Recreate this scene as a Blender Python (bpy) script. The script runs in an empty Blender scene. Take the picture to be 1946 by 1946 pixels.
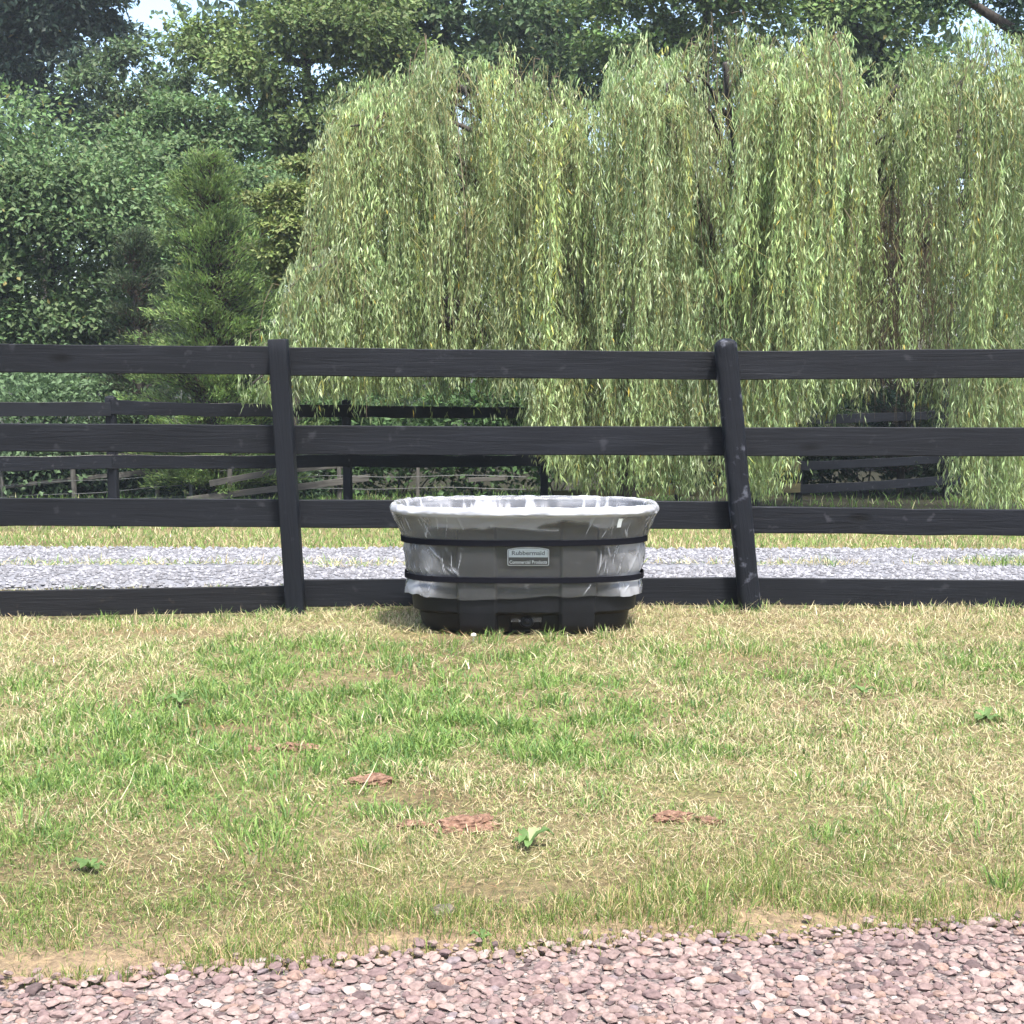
import bpy, math, random
import numpy as np
from math import radians as R
random.seed(7)
rng = np.random.default_rng(11)
scene = bpy.context.scene
COL = scene.collection

# ------------------------------------------------------------------ camera
F_PX, CX, PITCH, CAM_H = 2700.0, 973.0, R(5.18), 1.25
cam_d = bpy.data.cameras.new('camera')
cam = bpy.data.objects.new('camera', cam_d)
COL.objects.link(cam)
cam.location = (0, 0, CAM_H)
cam.rotation_euler = (R(90) - PITCH, 0, 0)
cam_d.sensor_width = 36
cam_d.lens = 36 * F_PX / 1946
cam_d.clip_start, cam_d.clip_end = 0.05, 2000
scene.camera = cam

# ------------------------------------------------------------------ sky, sun, exposure
SUN_EL, SUN_AZ = R(65), R(158)          # azimuth clockwise from +Y: behind the camera, a little to the right
w = bpy.data.worlds.new('World'); scene.world = w; w.use_nodes = True
nt = w.node_tree
sky = nt.nodes.new('ShaderNodeTexSky'); sky.sky_type = 'NISHITA'
sky.sun_disc = False; sky.sun_elevation = SUN_EL; sky.sun_rotation = SUN_AZ
sky.air_density = 1.0; sky.dust_density = 3.0; sky.ozone_density = 1.0
bg = nt.nodes['Background']; bg.inputs['Strength'].default_value = 0.14
nt.links.new(sky.outputs[0], bg.inputs['Color'])
sun_d = bpy.data.lights.new('sun', 'SUN'); sun_d.energy = 3.2; sun_d.angle = R(6); sun_d.color = (1.0, 0.975, 0.93)
sun = bpy.data.objects.new('sun', sun_d); COL.objects.link(sun)
sun.location = (3, -6, 12)
# light travels from the sun's place towards the origin
sun.rotation_euler = (R(90) - SUN_EL, 0, math.pi - SUN_AZ)
vs = scene.view_settings
vs.view_transform = 'Standard'; vs.look = 'None'; vs.gamma = 1.0; vs.use_curve_mapping = False
vs.exposure = 1.8
try:
    scene.cycles.max_bounces = 8; scene.cycles.transparent_max_bounces = 12
    scene.cycles.diffuse_bounces = 3; scene.cycles.glossy_bounces = 3; scene.cycles.transmission_bounces = 4
    scene.cycles.caustics_reflective = False; scene.cycles.caustics_refractive = False
    scene.cycles.use_denoising = True
except Exception:
    pass

# ------------------------------------------------------------------ helpers
cp, sp = math.cos(PITCH), math.sin(PITCH)
def P(px, py, Y):
    """a point of the photograph at distance Y from the camera, as a world point"""
    u = (px - CX) / F_PX; v = (CX - py) / F_PX
    dy = cp + v * sp; dz = -sp + v * cp
    t = Y / dy
    return np.array((u * t, Y, CAM_H + dz * t))

def _hash(ix, iy, seed):
    h = (ix.astype(np.int64) * 374761393 + iy.astype(np.int64) * 668265263 + seed * 974711) & 0xffffffff
    h = ((h ^ (h >> 13)) * 1274126177) & 0xffffffff
    return ((h ^ (h >> 16)) & 0xffffff) / float(0xffffff)
def vnoise(x, y, seed=0):
    x = np.asarray(x, float); y = np.asarray(y, float)
    ix, iy = np.floor(x), np.floor(y); fx, fy = x - ix, y - iy
    fx = fx * fx * (3 - 2 * fx); fy = fy * fy * (3 - 2 * fy)
    a = _hash(ix, iy, seed); b = _hash(ix + 1, iy, seed); c = _hash(ix, iy + 1, seed); d = _hash(ix + 1, iy + 1, seed)
    return (a * (1 - fx) + b * fx) * (1 - fy) + (c * (1 - fx) + d * fx) * fy
def fbm(x, y, seed=0, oct=4):
    s = 0; a = 0.5; t = 0
    for i in range(oct):
        s = s + a * vnoise(np.asarray(x) * 2 ** i, np.asarray(y) * 2 ** i, seed + i * 17); t += a; a *= 0.5
    return s / t
def sstep(a, b, x):
    t = np.clip((np.asarray(x, float) - a) / (b - a), 0, 1)
    return t * t * (3 - 2 * t)

def ground_z(x, y):
    x = np.asarray(x, float); y = np.asarray(y, float)
    d = np.clip(y - 8.3, 0, None)
    z = -0.05 * (np.sqrt(d * d + 0.5) - 0.707)
    z = np.where(y > 26, -0.05 * (17.7 - 0.7) - 0.02 * np.clip(y - 26, 0, 30) , z)
    z = z + 0.035 * (fbm(x * 0.7, y * 0.7, 3) - 0.5) * sstep(2.0, 3.6, y) * (1 - 0.7 * sstep(8.5, 9.2, y) * (1 - sstep(12.6, 13.5, y)))
    z = z - 0.055 * sstep(-0.7, -2.0, x) * np.exp(-((y - 7.7) / 1.1) ** 2)
    z = z + 0.012 * np.exp(-((y - 7.6) / 0.35) ** 2) - 0.03 * (1 - sstep(2.9, 3.3, y - 0.17 * x))
    return z

def mesh_np(name, verts, faces, mat=None, parent=None, smooth=False, col=None, mats=None, fmat=None, link=True):
    """faces: list of (n,3)/(n,4) integer arrays"""
    me = bpy.data.meshes.new(name)
    verts = np.asarray(verts, np.float32)
    if not isinstance(faces, (list, tuple)): faces = [faces]
    faces = [np.asarray(f, np.int32) for f in faces if len(f)]
    loops = np.concatenate([f.ravel() for f in faces])
    sizes = np.concatenate([np.full(len(f), f.shape[1], np.int32) for f in faces])
    starts = np.concatenate([[0], np.cumsum(sizes)[:-1]]).astype(np.int32)
    me.vertices.add(len(verts)); me.vertices.foreach_set('co', verts.ravel())
    me.loops.add(len(loops)); me.loops.foreach_set('vertex_index', loops)
    me.polygons.add(len(sizes)); me.polygons.foreach_set('loop_start', starts)
    try: me.polygons.foreach_set('loop_total', sizes)
    except Exception: pass
    me.polygons.foreach_set('use_smooth', np.full(len(sizes), bool(smooth)))
    for m in (mats or ([mat] if mat else [])): me.materials.append(m)
    if fmat is not None: me.polygons.foreach_set('material_index', np.asarray(fmat, np.int32))
    if col is not None:
        ca = me.color_attributes.new('Col', 'FLOAT_COLOR', 'POINT')
        c4 = np.ones((len(verts), 4), np.float32); c4[:, :3] = col
        ca.data.foreach_set('color', c4.ravel())
    me.update(calc_edges=True)
    if not link: return me
    o = bpy.data.objects.new(name, me); COL.objects.link(o)
    if parent: o.parent = parent
    return o
def thing(name, label, cat, loc=(0, 0, 0), group=None):
    o = bpy.data.objects.new(name, None); COL.objects.link(o); o.location = loc
    o.empty_display_size = 0.1
    return tag(o, label, cat, group)
def tag(o, label, cat, group=None, kind=None):
    if label: o['label'] = label
    if cat: o['category'] = cat
    if group: o['group'] = group
    if kind: o['kind'] = kind
    return o
class MB:
    def __init__(s): s.v = []; s.f3 = []; s.f4 = []; s.c = []; s.n = 0
    def add(s, v, f3=None, f4=None, c=None):
        v = np.asarray(v, float)
        if f3 is not None and len(f3): s.f3.append(np.asarray(f3) + s.n)
        if f4 is not None and len(f4): s.f4.append(np.asarray(f4) + s.n)
        s.v.append(v); s.n += len(v)
        if c is not None: s.c.append(np.broadcast_to(np.asarray(c, float), (len(v), 3)))
    def build(s, name, mat, parent=None, smooth=False):
        off = np.zeros(3)
        if parent is not None: off = np.array(parent_world(parent))
        faces = ([np.concatenate(s.f3)] if s.f3 else []) + ([np.concatenate(s.f4)] if s.f4 else [])
        return mesh_np(name, np.concatenate(s.v) - off, faces, mat, parent, smooth, np.concatenate(s.c) if s.c else None)
def parent_world(o):
    p = np.array(o.location)
    return p + (parent_world(o.parent) if o.parent else 0)

def tube_arrays(pts, rad, n=8, cap=True):
    pts = np.asarray(pts, float); k = len(pts); rad = np.broadcast_to(np.asarray(rad, float), (k,))
    t = np.gradient(pts, axis=0); t /= np.linalg.norm(t, axis=1)[:, None] + 1e-9
    ref = np.array((0.0, 0, 1)) if abs(t[0][2]) < 0.9 else np.array((1.0, 0, 0))
    a = np.cross(t, ref); a /= np.linalg.norm(a, axis=1)[:, None] + 1e-9
    b = np.cross(t, a)
    th = np.arange(n) * 2 * np.pi / n
    v = pts[:, None] + rad[:, None, None] * (np.cos(th)[None, :, None] * a[:, None] + np.sin(th)[None, :, None] * b[:, None])
    v = v.reshape(-1, 3)
    i = np.arange(k - 1)[:, None] * n; j = np.arange(n)[None]
    q = np.stack([i + j, i + (j + 1) % n, i + n + (j + 1) % n, i + n + j], -1).reshape(-1, 4)
    f3 = None
    if cap:
        v = np.concatenate([v, pts[:1], pts[-1:]]); c0, c1 = k * n, k * n + 1
        jj = np.arange(n); e = (k - 1) * n
        f3 = np.concatenate([np.stack([np.full(n, c0), (jj + 1) % n, jj], -1), np.stack([np.full(n, c1), e + jj, e + (jj + 1) % n], -1)])
    return v, f3, q
def grid_faces(nu, nv, wrap_u=False):
    """verts indexed [v*nu+u]"""
    U = nu if wrap_u else nu - 1
    u = np.arange(U)[None]; v = np.arange(nv - 1)[:, None]
    return np.stack([v * nu + u, v * nu + (u + 1) % nu, (v + 1) * nu + (u + 1) % nu, (v + 1) * nu + u], -1).reshape(-1, 4)
def norm(a): return a / (np.linalg.norm(a, axis=-1, keepdims=True) + 1e-9)

def leaves(pos, d, nrm, L, W, fold=0.15):
    """a folded leaf-shaped face pair at each position"""
    d = norm(d); s = norm(np.cross(d, nrm)); n = np.cross(s, d)
    L = np.asarray(L)[:, None]; W = np.asarray(W)[:, None]
    m = pos + d * L * 0.42
    v = np.stack([pos, m + s * W * 0.5 + n * W * fold, pos + d * L, m - s * W * 0.5 + n * W * fold], 1).reshape(-1, 3)
    i = np.arange(len(pos))[:, None] * 4
    f = np.concatenate([i + np.array([[0, 1, 2]]), i + np.array([[0, 2, 3]])], 0)
    return v, f
def blades(pos, L, W, az, lean, curl, face):
    """grass blades: two verts, two verts, tip"""
    N = len(pos)
    d0 = np.stack([np.cos(az) * np.sin(lean), np.sin(az) * np.sin(lean), np.cos(lean)], -1)
    l2 = lean + curl
    d1 = np.stack([np.cos(az) * np.sin(l2), np.sin(az) * np.sin(l2), np.cos(l2)], -1)
    s = np.stack([np.cos(face), np.sin(face), np.zeros(N)], -1)
    L = L[:, None]; W = W[:, None]
    mid = pos + d0 * L * 0.55; tip = mid + d1 * L * 0.45
    v = np.stack([pos - s * W * .5, pos + s * W * .5, mid + s * W * .42, mid - s * W * .42, tip], 1).reshape(-1, 3)
    i = np.arange(N)[:, None] * 5
    return v, np.concatenate([i + np.array([[0, 1, 2]]), i + np.array([[0, 2, 3]]), i + np.array([[3, 2, 4]])], 0)

# ------------------------------------------------------------------ materials
def mat_new(name):
    m = bpy.data.materials.new(name); m.use_nodes = True
    t = m.node_tree; b = t.nodes['Principled BSDF']
    return m, t, b
def nd(t, kind, **kw):
    n = t.nodes.new(kind)
    for k, v in kw.items():
        if k in n.inputs: n.inputs[k].default_value = v
        else: setattr(n, k, v)
    return n
def ramp(t, stops):
    r = t.nodes.new('ShaderNodeValToRGB'); e = r.color_ramp.elements
    e[0].position, e[0].color = stops[0][0], (*stops[0][1], 1)
    e[1].position, e[1].color = stops[-1][0], (*stops[-1][1], 1)
    for p, c in stops[1:-1]:
        x = e.new(p); x.color = (*c, 1)
    return r
def leaf_material(name, transl=0.35, rough=0.5, spec=0.3):
    m, t, b = mat_new(name)
    a = nd(t, 'ShaderNodeVertexColor', layer_name='Col')
    b.inputs['Roughness'].default_value = rough
    b.inputs['Specular IOR Level'].default_value = spec
    t.links.new(a.outputs['Color'], b.inputs['Base Color'])
    tr = nd(t, 'ShaderNodeBsdfTranslucent')
    hs = nd(t, 'ShaderNodeHueSaturation', Saturation=1.15, Value=1.1)
    t.links.new(a.outputs['Color'], hs.inputs['Color']); t.links.new(hs.outputs[0], tr.inputs['Color'])
    mx = nd(t, 'ShaderNodeMixShader'); mx.inputs[0].default_value = transl
    t.links.new(b.outputs[0], mx.inputs[1]); t.links.new(tr.outputs[0], mx.inputs[2])
    t.links.new(mx.outputs[0], t.nodes['Material Output'].inputs['Surface'])
    return m
def noise_material(name, stops, scale=(1, 1, 1), nscale=5, rough=0.8, bump=0.3, bdist=0.01, detail=8, spec=0.3, objrand=True, fine=None):
    m, t, b = mat_new(name)
    tc = nd(t, 'ShaderNodeTexCoord'); mp = nd(t, 'ShaderNodeMapping'); mp.inputs['Scale'].default_value = scale
    t.links.new(tc.outputs['Object'], mp.inputs['Vector'])
    if objrand:
        oi = nd(t, 'ShaderNodeObjectInfo'); ml = nd(t, 'ShaderNodeMath', operation='MULTIPLY'); ml.inputs[1].default_value = 37.0
        t.links.new(oi.outputs['Random'], ml.inputs[0]); t.links.new(ml.outputs[0], mp.inputs['Location'])
    n = nd(t, 'ShaderNodeTexNoise'); n.inputs['Scale'].default_value = nscale; n.inputs['Detail'].default_value = detail; n.inputs['Roughness'].default_value = 0.62
    t.links.new(mp.outputs[0], n.inputs['Vector'])
    r = ramp(t, stops); t.links.new(n.outputs['Fac'], r.inputs[0])
    t.links.new(r.outputs[0], b.inputs['Base Color'])
    b.inputs['Roughness'].default_value = rough; b.inputs['Specular IOR Level'].default_value = spec
    bp = nd(t, 'ShaderNodeBump'); bp.inputs['Strength'].default_value = bump; bp.inputs['Distance'].default_value = bdist
    t.links.new(n.outputs['Fac'], bp.inputs['Height']); t.links.new(bp.outputs[0], b.inputs['Normal'])
    return m
def painted_wood(name, dark, light, wear, wear_amt=0.25, bump=0.5, grain=1.0):
    m, t, b = mat_new(name)
    tc = nd(t, 'ShaderNodeTexCoord'); oi = nd(t, 'ShaderNodeObjectInfo')
    ml = nd(t, 'ShaderNodeMath', operation='MULTIPLY'); ml.inputs[1].default_value = 53.0
    t.links.new(oi.outputs['Random'], ml.inputs[0])
    ad = nd(t, 'ShaderNodeVectorMath', operation='ADD'); t.links.new(tc.outputs['Object'], ad.inputs[0]); t.links.new(ml.outputs[0], ad.inputs[1])
    mp = nd(t, 'ShaderNodeMapping'); mp.inputs['Scale'].default_value = (1.1, 21 * grain, 21 * grain)
    t.links.new(ad.outputs[0], mp.inputs['Vector'])
    n1 = nd(t, 'ShaderNodeTexNoise'); n1.inputs['Scale'].default_value = 1.6; n1.inputs['Detail'].default_value = 9; n1.inputs['Roughness'].default_value = 0.7; n1.inputs['Distortion'].default_value = 1.2
    t.links.new(mp.outputs[0], n1.inputs['Vector'])
    mp2 = nd(t, 'ShaderNodeMapping'); mp2.inputs['Scale'].default_value = (1.3, 4.5, 4.5)
    t.links.new(ad.outputs[0], mp2.inputs['Vector'])
    n2 = nd(t, 'ShaderNodeTexNoise'); n2.inputs['Scale'].default_value = 1.5; n2.inputs['Detail'].default_value = 5
    t.links.new(mp2.outputs[0], n2.inputs['Vector'])
    # knots
    mp3 = nd(t, 'ShaderNodeMapping'); mp3.inputs['Scale'].default_value = (1.6, 4.2, 4.2)
    t.links.new(ad.outputs[0], mp3.inputs['Vector'])
    vo = nd(t, 'ShaderNodeTexVoronoi'); vo.inputs['Scale'].default_value = 1.0; t.links.new(mp3.outputs[0], vo.inputs['Vector'])
    kr = ramp(t, [(0.05, (0, 0, 0)), (0.13, (1, 1, 1))]); t.links.new(vo.outputs['Distance'], kr.inputs[0])
    mixf = nd(t, 'ShaderNodeMath', operation='MULTIPLY_ADD'); mixf.inputs[1].default_value = 0.55
    t.links.new(n1.outputs['Fac'], mixf.inputs[0])
    m2 = nd(t, 'ShaderNodeMath', operation='MULTIPLY'); m2.inputs[1].default_value = 0.45
    t.links.new(n2.outputs['Fac'], m2.inputs[0]); t.links.new(m2.outputs[0], mixf.inputs[2])
    cr = ramp(t, [(0.3, dark), (0.62, light), (0.8, wear)]); t.links.new(mixf.outputs[0], cr.inputs[0])
    kx = nd(t, 'ShaderNodeMix', data_type='RGBA'); kx.inputs['A'].default_value = (*[c * 0.3 for c in dark], 1)
    t.links.new(kr.outputs[0], kx.inputs['Factor']); t.links.new(cr.outputs[0], kx.inputs['B'])
    # scattered scuffs
    n3 = nd(t, 'ShaderNodeTexNoise'); n3.inputs['Scale'].default_value = 14; n3.inputs['Detail'].default_value = 6
    t.links.new(ad.outputs[0], n3.inputs['Vector'])
    wr = ramp(t, [(0.70 - 0.14 * wear_amt, (0, 0, 0)), (0.80 - 0.1 * wear_amt, (wear_amt,) * 3)]); t.links.new(n3.outputs['Fac'], wr.inputs[0])
    wx = nd(t, 'ShaderNodeMix', data_type='RGBA'); wx.inputs['B'].default_value = (*wear, 1)
    t.links.new(wr.outputs[0], wx.inputs['Factor']); t.links.new(kx.outputs['Result'], wx.inputs['A'])
    t.links.new(wx.outputs['Result'], b.inputs['Base Color'])
    b.inputs['Roughness'].default_value = 0.6; b.inputs['Specular IOR Level'].default_value = 0.16
    bp = nd(t, 'ShaderNodeBump'); bp.inputs['Strength'].default_value = bump; bp.inputs['Distance'].default_value = 0.006
    hm = nd(t, 'ShaderNodeMath', operation='MULTIPLY_ADD'); hm.inputs[1].default_value = 0.35
    t.links.new(kr.outputs[0], hm.inputs[0]); t.links.new(n1.outputs['Fac'], hm.inputs[2])
    t.links.new(hm.outputs[0], bp.inputs['Height']); t.links.new(bp.outputs[0], b.inputs['Normal'])
    return m

M = {}
M['leaf'] = leaf_material('leaf', 0.32, 0.55, 0.14)
M['willow'] = leaf_material('willow_leaf', 0.42, 0.42, 0.45)
M['grass'] = leaf_material('grass_blade', 0.3, 0.6, 0.2)
M['bark'] = noise_material('bark', [(0.3, (0.018, 0.015, 0.012)), (0.7, (0.068, 0.057, 0.048))], (4, 4, 1), 6, 0.9, 0.8, 0.02)
M['twig'] = noise_material('twig', [(0.3, (0.055, 0.042, 0.026)), (0.7, (0.14, 0.108, 0.065))], (1, 1, 1), 8, 0.8, 0.2, 0.004)
M['green_twig'] = noise_material('green_twig', [(0.3, (0.13, 0.12, 0.045)), (0.7, (0.24, 0.22, 0.09))], (1, 1, 1), 8, 0.7, 0.1, 0.002)
M['black_paint'] = painted_wood('black_painted_board', (0.0026, 0.0031, 0.0043), (0.0092, 0.0102, 0.0132), (0.045, 0.046, 0.052), 0.45, 0.6)
M['black_old'] = painted_wood('black_weathered_board', (0.0024, 0.0028, 0.0042), (0.0072, 0.0082, 0.0115), (0.07, 0.07, 0.08), 0.5, 1.0, 0.8)
M['black_dirty'] = painted_wood('black_muddy_board', (0.004, 0.004, 0.005), (0.010, 0.0102, 0.0115), (0.06, 0.05, 0.038), 0.5, 0.8)
M['post_paint'] = painted_wood('black_painted_post', (0.0026, 0.0032, 0.0048), (0.0072, 0.0085, 0.0118), (0.035, 0.036, 0.044), 0.4, 0.8, 1.0)
M['post_rough'] = painted_wood('black_rough_post', (0.0024, 0.003, 0.0046), (0.0072, 0.0084, 0.0118), (0.11, 0.115, 0.14), 0.8, 1.0, 0.6)
M['bare_sun_edge'] = noise_material('bare_wood_sun_edge', [(0.3, (0.16, 0.14, 0.12)), (0.6, (0.42, 0.38, 0.33))], (1.5, 12, 12), 2, 0.8, 0.4)  # bare wood; its paleness also paints sunlight on the rails' top edges
M['olive_board'] = noise_material('olive_board', [(0.3, (0.038, 0.034, 0.013)), (0.7, (0.075, 0.066, 0.026))], (1, 14, 14), 2, 0.8, 0.4)
M['grey_wood'] = noise_material('grey_weathered_wood', [(0.3, (0.035, 0.033, 0.028)), (0.7, (0.105, 0.097, 0.083))], (1.5, 20, 20), 2, 0.85, 0.5)
M['wire'] = noise_material('wire_metal', [(0.3, (0.035, 0.038, 0.035)), (0.7, (0.08, 0.083, 0.077))], (1, 1, 1), 20, 0.5, 0.1)
M['soil_clod'] = noise_material('soil_clod', [(0.3, (0.06, 0.032, 0.02)), (0.5, (0.155, 0.085, 0.055)), (0.72, (0.29, 0.185, 0.125))], (1, 1, 1), 60, 0.95, 1.0, 0.01)

# ------------------------------------------------------------------ ground
def ground_material():
    m, t, b = mat_new('ground_soil')
    tc = nd(t, 'ShaderNodeTexCoord')
    n1 = nd(t, 'ShaderNodeTexNoise'); n1.inputs['Scale'].default_value = 1.3; n1.inputs['Detail'].default_value = 6
    n2 = nd(t, 'ShaderNodeTexNoise'); n2.inputs['Scale'].default_value = 38; n2.inputs['Detail'].default_value = 8; n2.inputs['Roughness'].default_value = 0.75
    for n in (n1, n2): t.links.new(tc.outputs['Object'], n.inputs['Vector'])
    r1 = ramp(t, [(0.3, (0.13, 0.10, 0.055)), (0.52, (0.205, 0.17, 0.092)), (0.7, (0.155, 0.155, 0.065))])
    t.links.new(n1.outputs['Fac'], r1.inputs[0])
    r2 = ramp(t, [(0.3, (0.35, 0.33, 0.31)), (0.5, (0.95, 0.92, 0.9)), (0.72, (1.6, 1.5, 1.3))]); t.links.new(n2.outputs['Fac'], r2.inputs[0])
    mx = nd(t, 'ShaderNodeMix', data_type='RGBA', blend_type='MULTIPLY'); mx.inputs['Factor'].default_value = 1
    t.links.new(r1.outputs[0], mx.inputs['A']); t.links.new(r2.outputs[0], mx.inputs['B'])
    sxyz = nd(t, 'ShaderNodeSeparateXYZ'); t.links.new(tc.outputs['Object'], sxyz.inputs[0])
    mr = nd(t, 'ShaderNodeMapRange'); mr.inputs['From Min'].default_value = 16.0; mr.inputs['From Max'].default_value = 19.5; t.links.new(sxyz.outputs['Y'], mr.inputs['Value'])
    lit = nd(t, 'ShaderNodeMix', data_type='RGBA'); lit.inputs['B'].default_value = (0.022, 0.021, 0.012, 1)  # dark leaf litter, deepened to paint the shade under the willow
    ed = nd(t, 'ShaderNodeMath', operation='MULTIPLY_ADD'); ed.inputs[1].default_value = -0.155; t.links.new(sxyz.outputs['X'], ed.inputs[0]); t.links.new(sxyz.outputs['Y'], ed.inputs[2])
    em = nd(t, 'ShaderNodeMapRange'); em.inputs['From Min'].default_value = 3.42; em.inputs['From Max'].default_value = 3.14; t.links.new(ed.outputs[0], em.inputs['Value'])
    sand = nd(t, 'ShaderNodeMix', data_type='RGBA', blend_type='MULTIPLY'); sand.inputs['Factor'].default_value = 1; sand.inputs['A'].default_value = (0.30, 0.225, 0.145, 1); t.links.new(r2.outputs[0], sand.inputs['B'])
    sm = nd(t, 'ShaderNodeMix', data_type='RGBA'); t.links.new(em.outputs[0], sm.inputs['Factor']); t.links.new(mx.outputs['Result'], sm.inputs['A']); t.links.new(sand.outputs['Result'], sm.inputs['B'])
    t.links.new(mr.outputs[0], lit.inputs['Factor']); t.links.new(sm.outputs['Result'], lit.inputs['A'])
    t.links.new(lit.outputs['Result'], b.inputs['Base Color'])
    b.inputs['Roughness'].default_value = 0.95; b.inputs['Specular IOR Level'].default_value = 0.1
    bp = nd(t, 'ShaderNodeBump'); bp.inputs['Strength'].default_value = 0.9; bp.inputs['Distance'].default_value = 0.03
    t.links.new(n2.outputs['Fac'], bp.inputs['Height']); t.links.new(bp.outputs[0], b.inputs['Normal'])
    return m
def axis(a, b, lo, hi, step, n):
    fine = np.arange(lo, hi + 1e-6, step)
    left = lo - np.geomspace(step, lo - a, n)[::-1]; right = hi + np.geomspace(step, b - hi, n)
    return np.concatenate([left, fine, right])
gx = axis(-400, 400, -6, 6, 0.2, 24); gy = axis(-60, 700, 1.5, 18, 0.2, 28)
GX, GY = np.meshgrid(gx, gy)
gv = np.stack([GX, GY, ground_z(GX, GY)], -1).reshape(-1, 3)
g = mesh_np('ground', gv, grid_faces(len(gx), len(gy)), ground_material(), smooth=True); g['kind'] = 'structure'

# gravel path under the photographer's feet
def path_edge(x): return 3.075 + 0.155 * x + 0.05 * (vnoise(x * 3.1, x * 0 + 2.2, 5) - 0.5) + 0.03 * (vnoise(x * 11, x * 0, 9) - 0.5)
px_ = np.linspace(-14, 14, 281); vv = np.linspace(0, 1, 16)
PX, VV = np.meshgrid(px_, vv)
PY = np.maximum(path_edge(PX), -1) - VV ** 1.6 * 3.6
pv = np.stack([PX, PY, ground_z(PX, PY) + 0.012 - 0.016 * (1 - sstep(0, 0.02, VV))], -1).reshape(-1, 3)
def grit_material(name, stops, sc, bump):
    m, t, b = mat_new(name)
    tc = nd(t, 'ShaderNodeTexCoord')
    vo = nd(t, 'ShaderNodeTexVoronoi'); vo.inputs['Scale'].default_value = sc; t.links.new(tc.outputs['Object'], vo.inputs['Vector'])
    sx = nd(t, 'ShaderNodeSeparateColor'); t.links.new(vo.outputs['Color'], sx.inputs[0])
    n2 = nd(t, 'ShaderNodeTexNoise'); n2.inputs['Scale'].default_value = 1.5; n2.inputs['Detail'].default_value = 5
    t.links.new(tc.outputs['Object'], n2.inputs['Vector'])
    av = nd(t, 'ShaderNodeMath', operation='MULTIPLY_ADD'); av.inputs[1].default_value = 0.65
    t.links.new(sx.outputs[0], av.inputs[0])
    h = nd(t, 'ShaderNodeMath', operation='MULTIPLY'); h.inputs[1].default_value = 0.35; t.links.new(n2.outputs['Fac'], h.inputs[0]); t.links.new(h.outputs[0], av.inputs[2])
    r = ramp(t, stops); t.links.new(av.outputs[0], r.inputs[0]); t.links.new(r.outputs[0], b.inputs['Base Color'])
    b.inputs['Roughness'].default_value = 0.9; b.inputs['Specular IOR Level'].default_value = 0.2
    bp = nd(t, 'ShaderNodeBump'); bp.inputs['Strength'].default_value = bump; bp.inputs['Distance'].default_value = 0.02; bp.invert = True
    t.links.new(vo.outputs['Distance'], bp.inputs['Height']); t.links.new(bp.outputs[0], b.inputs['Normal'])
    return m
path = mesh_np('gravel_path', pv, grid_faces(281, 16)[:, ::-1], grit_material('path_grit', [(0.1, (0.085, 0.068, 0.062)), (0.5, (0.155, 0.125, 0.115)), (0.9, (0.22, 0.182, 0.168))], 90, 0.8), smooth=True)
path['kind'] = 'structure'
# gravel road beyond the fence
def road_near(x): return 8.75 + 0.012 * x + 0.15 * (fbm(x * 1.3, x * 0 + 7, 21) - 0.5)
def road_far(x): return 11.75 - 0.03 * x + 0.25 * (fbm(x * 1.1, x * 0 + 3, 22) - 0.5)
rx_ = np.linspace(-16, 16, 241); RX, RV = np.meshgrid(rx_, np.linspace(0, 1, 20))
RY = road_near(RX) * (1 - RV) + road_far(RX) * RV
rz = ground_z(RX, RY) + 0.02 - 0.03 * (1 - sstep(0, 0.05, RV)) - 0.03 * sstep(0.95, 1, RV)
road = mesh_np('gravel_road', np.stack([RX, RY, rz], -1).reshape(-1, 3), grid_faces(241, 20), grit_material('road_gravel', [(0.1, (0.11, 0.11, 0.12)), (0.5, (0.16, 0.16, 0.172)), (0.9, (0.22, 0.22, 0.232))], 70, 0.6), smooth=True)
road['kind'] = 'structure'

# ------------------------------------------------------------------ stones
def icosphere(sub):
    t = (1 + 5 ** .5) / 2
    v = [(-1, t, 0), (1, t, 0), (-1, -t, 0), (1, -t, 0), (0, -1, t), (0, 1, t), (0, -1, -t), (0, 1, -t), (t, 0, -1), (t, 0, 1), (-t, 0, -1), (-t, 0, 1)]
    f = [(0, 11, 5), (0, 5, 1), (0, 1, 7), (0, 7, 10), (0, 10, 11), (1, 5, 9), (5, 11, 4), (11, 10, 2), (10, 7, 6), (7, 1, 8), (3, 9, 4), (3, 4, 2), (3, 2, 6), (3, 6, 8), (3, 8, 9), (4, 9, 5), (2, 4, 11), (6, 2, 10), (8, 6, 7), (9, 8, 1)]
    v = [np.array(p) / np.linalg.norm(p) for p in v]
    for _ in range(sub):
        cache = {}; nf = []
        def mid(a, b):
            k = (min(a, b), max(a, b))
            if k not in cache:
                p = v[a] + v[b]; v.append(p / np.linalg.norm(p)); cache[k] = len(v) - 1
            return cache[k]
        for a, b, c in f:
            x, y, z = mid(a, b), mid(b, c), mid(c, a)
            nf += [(a, x, z), (b, y, x), (c, z, y), (x, y, z)]
        f = nf
    return np.array(v), np.array(f)
ICO0, ICO1, ICO2, ICO3 = icosphere(0), icosphere(1), icosphere(2), icosphere(3)
def rock_shape(base, amp, seed, cuts=5):
    r = np.random.default_rng(seed); v = base[0].copy()
    for _ in range(cuts):                               # flat facets
        n = norm(r.normal(size=3)); h = r.uniform(0.5, 0.9)
        d = v @ n; v = v - np.clip(d - h, 0, None)[:, None] * n
    v *= 1 + amp * (r.random(len(v))[:, None] - 0.5)
    return v, base[1]
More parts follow.
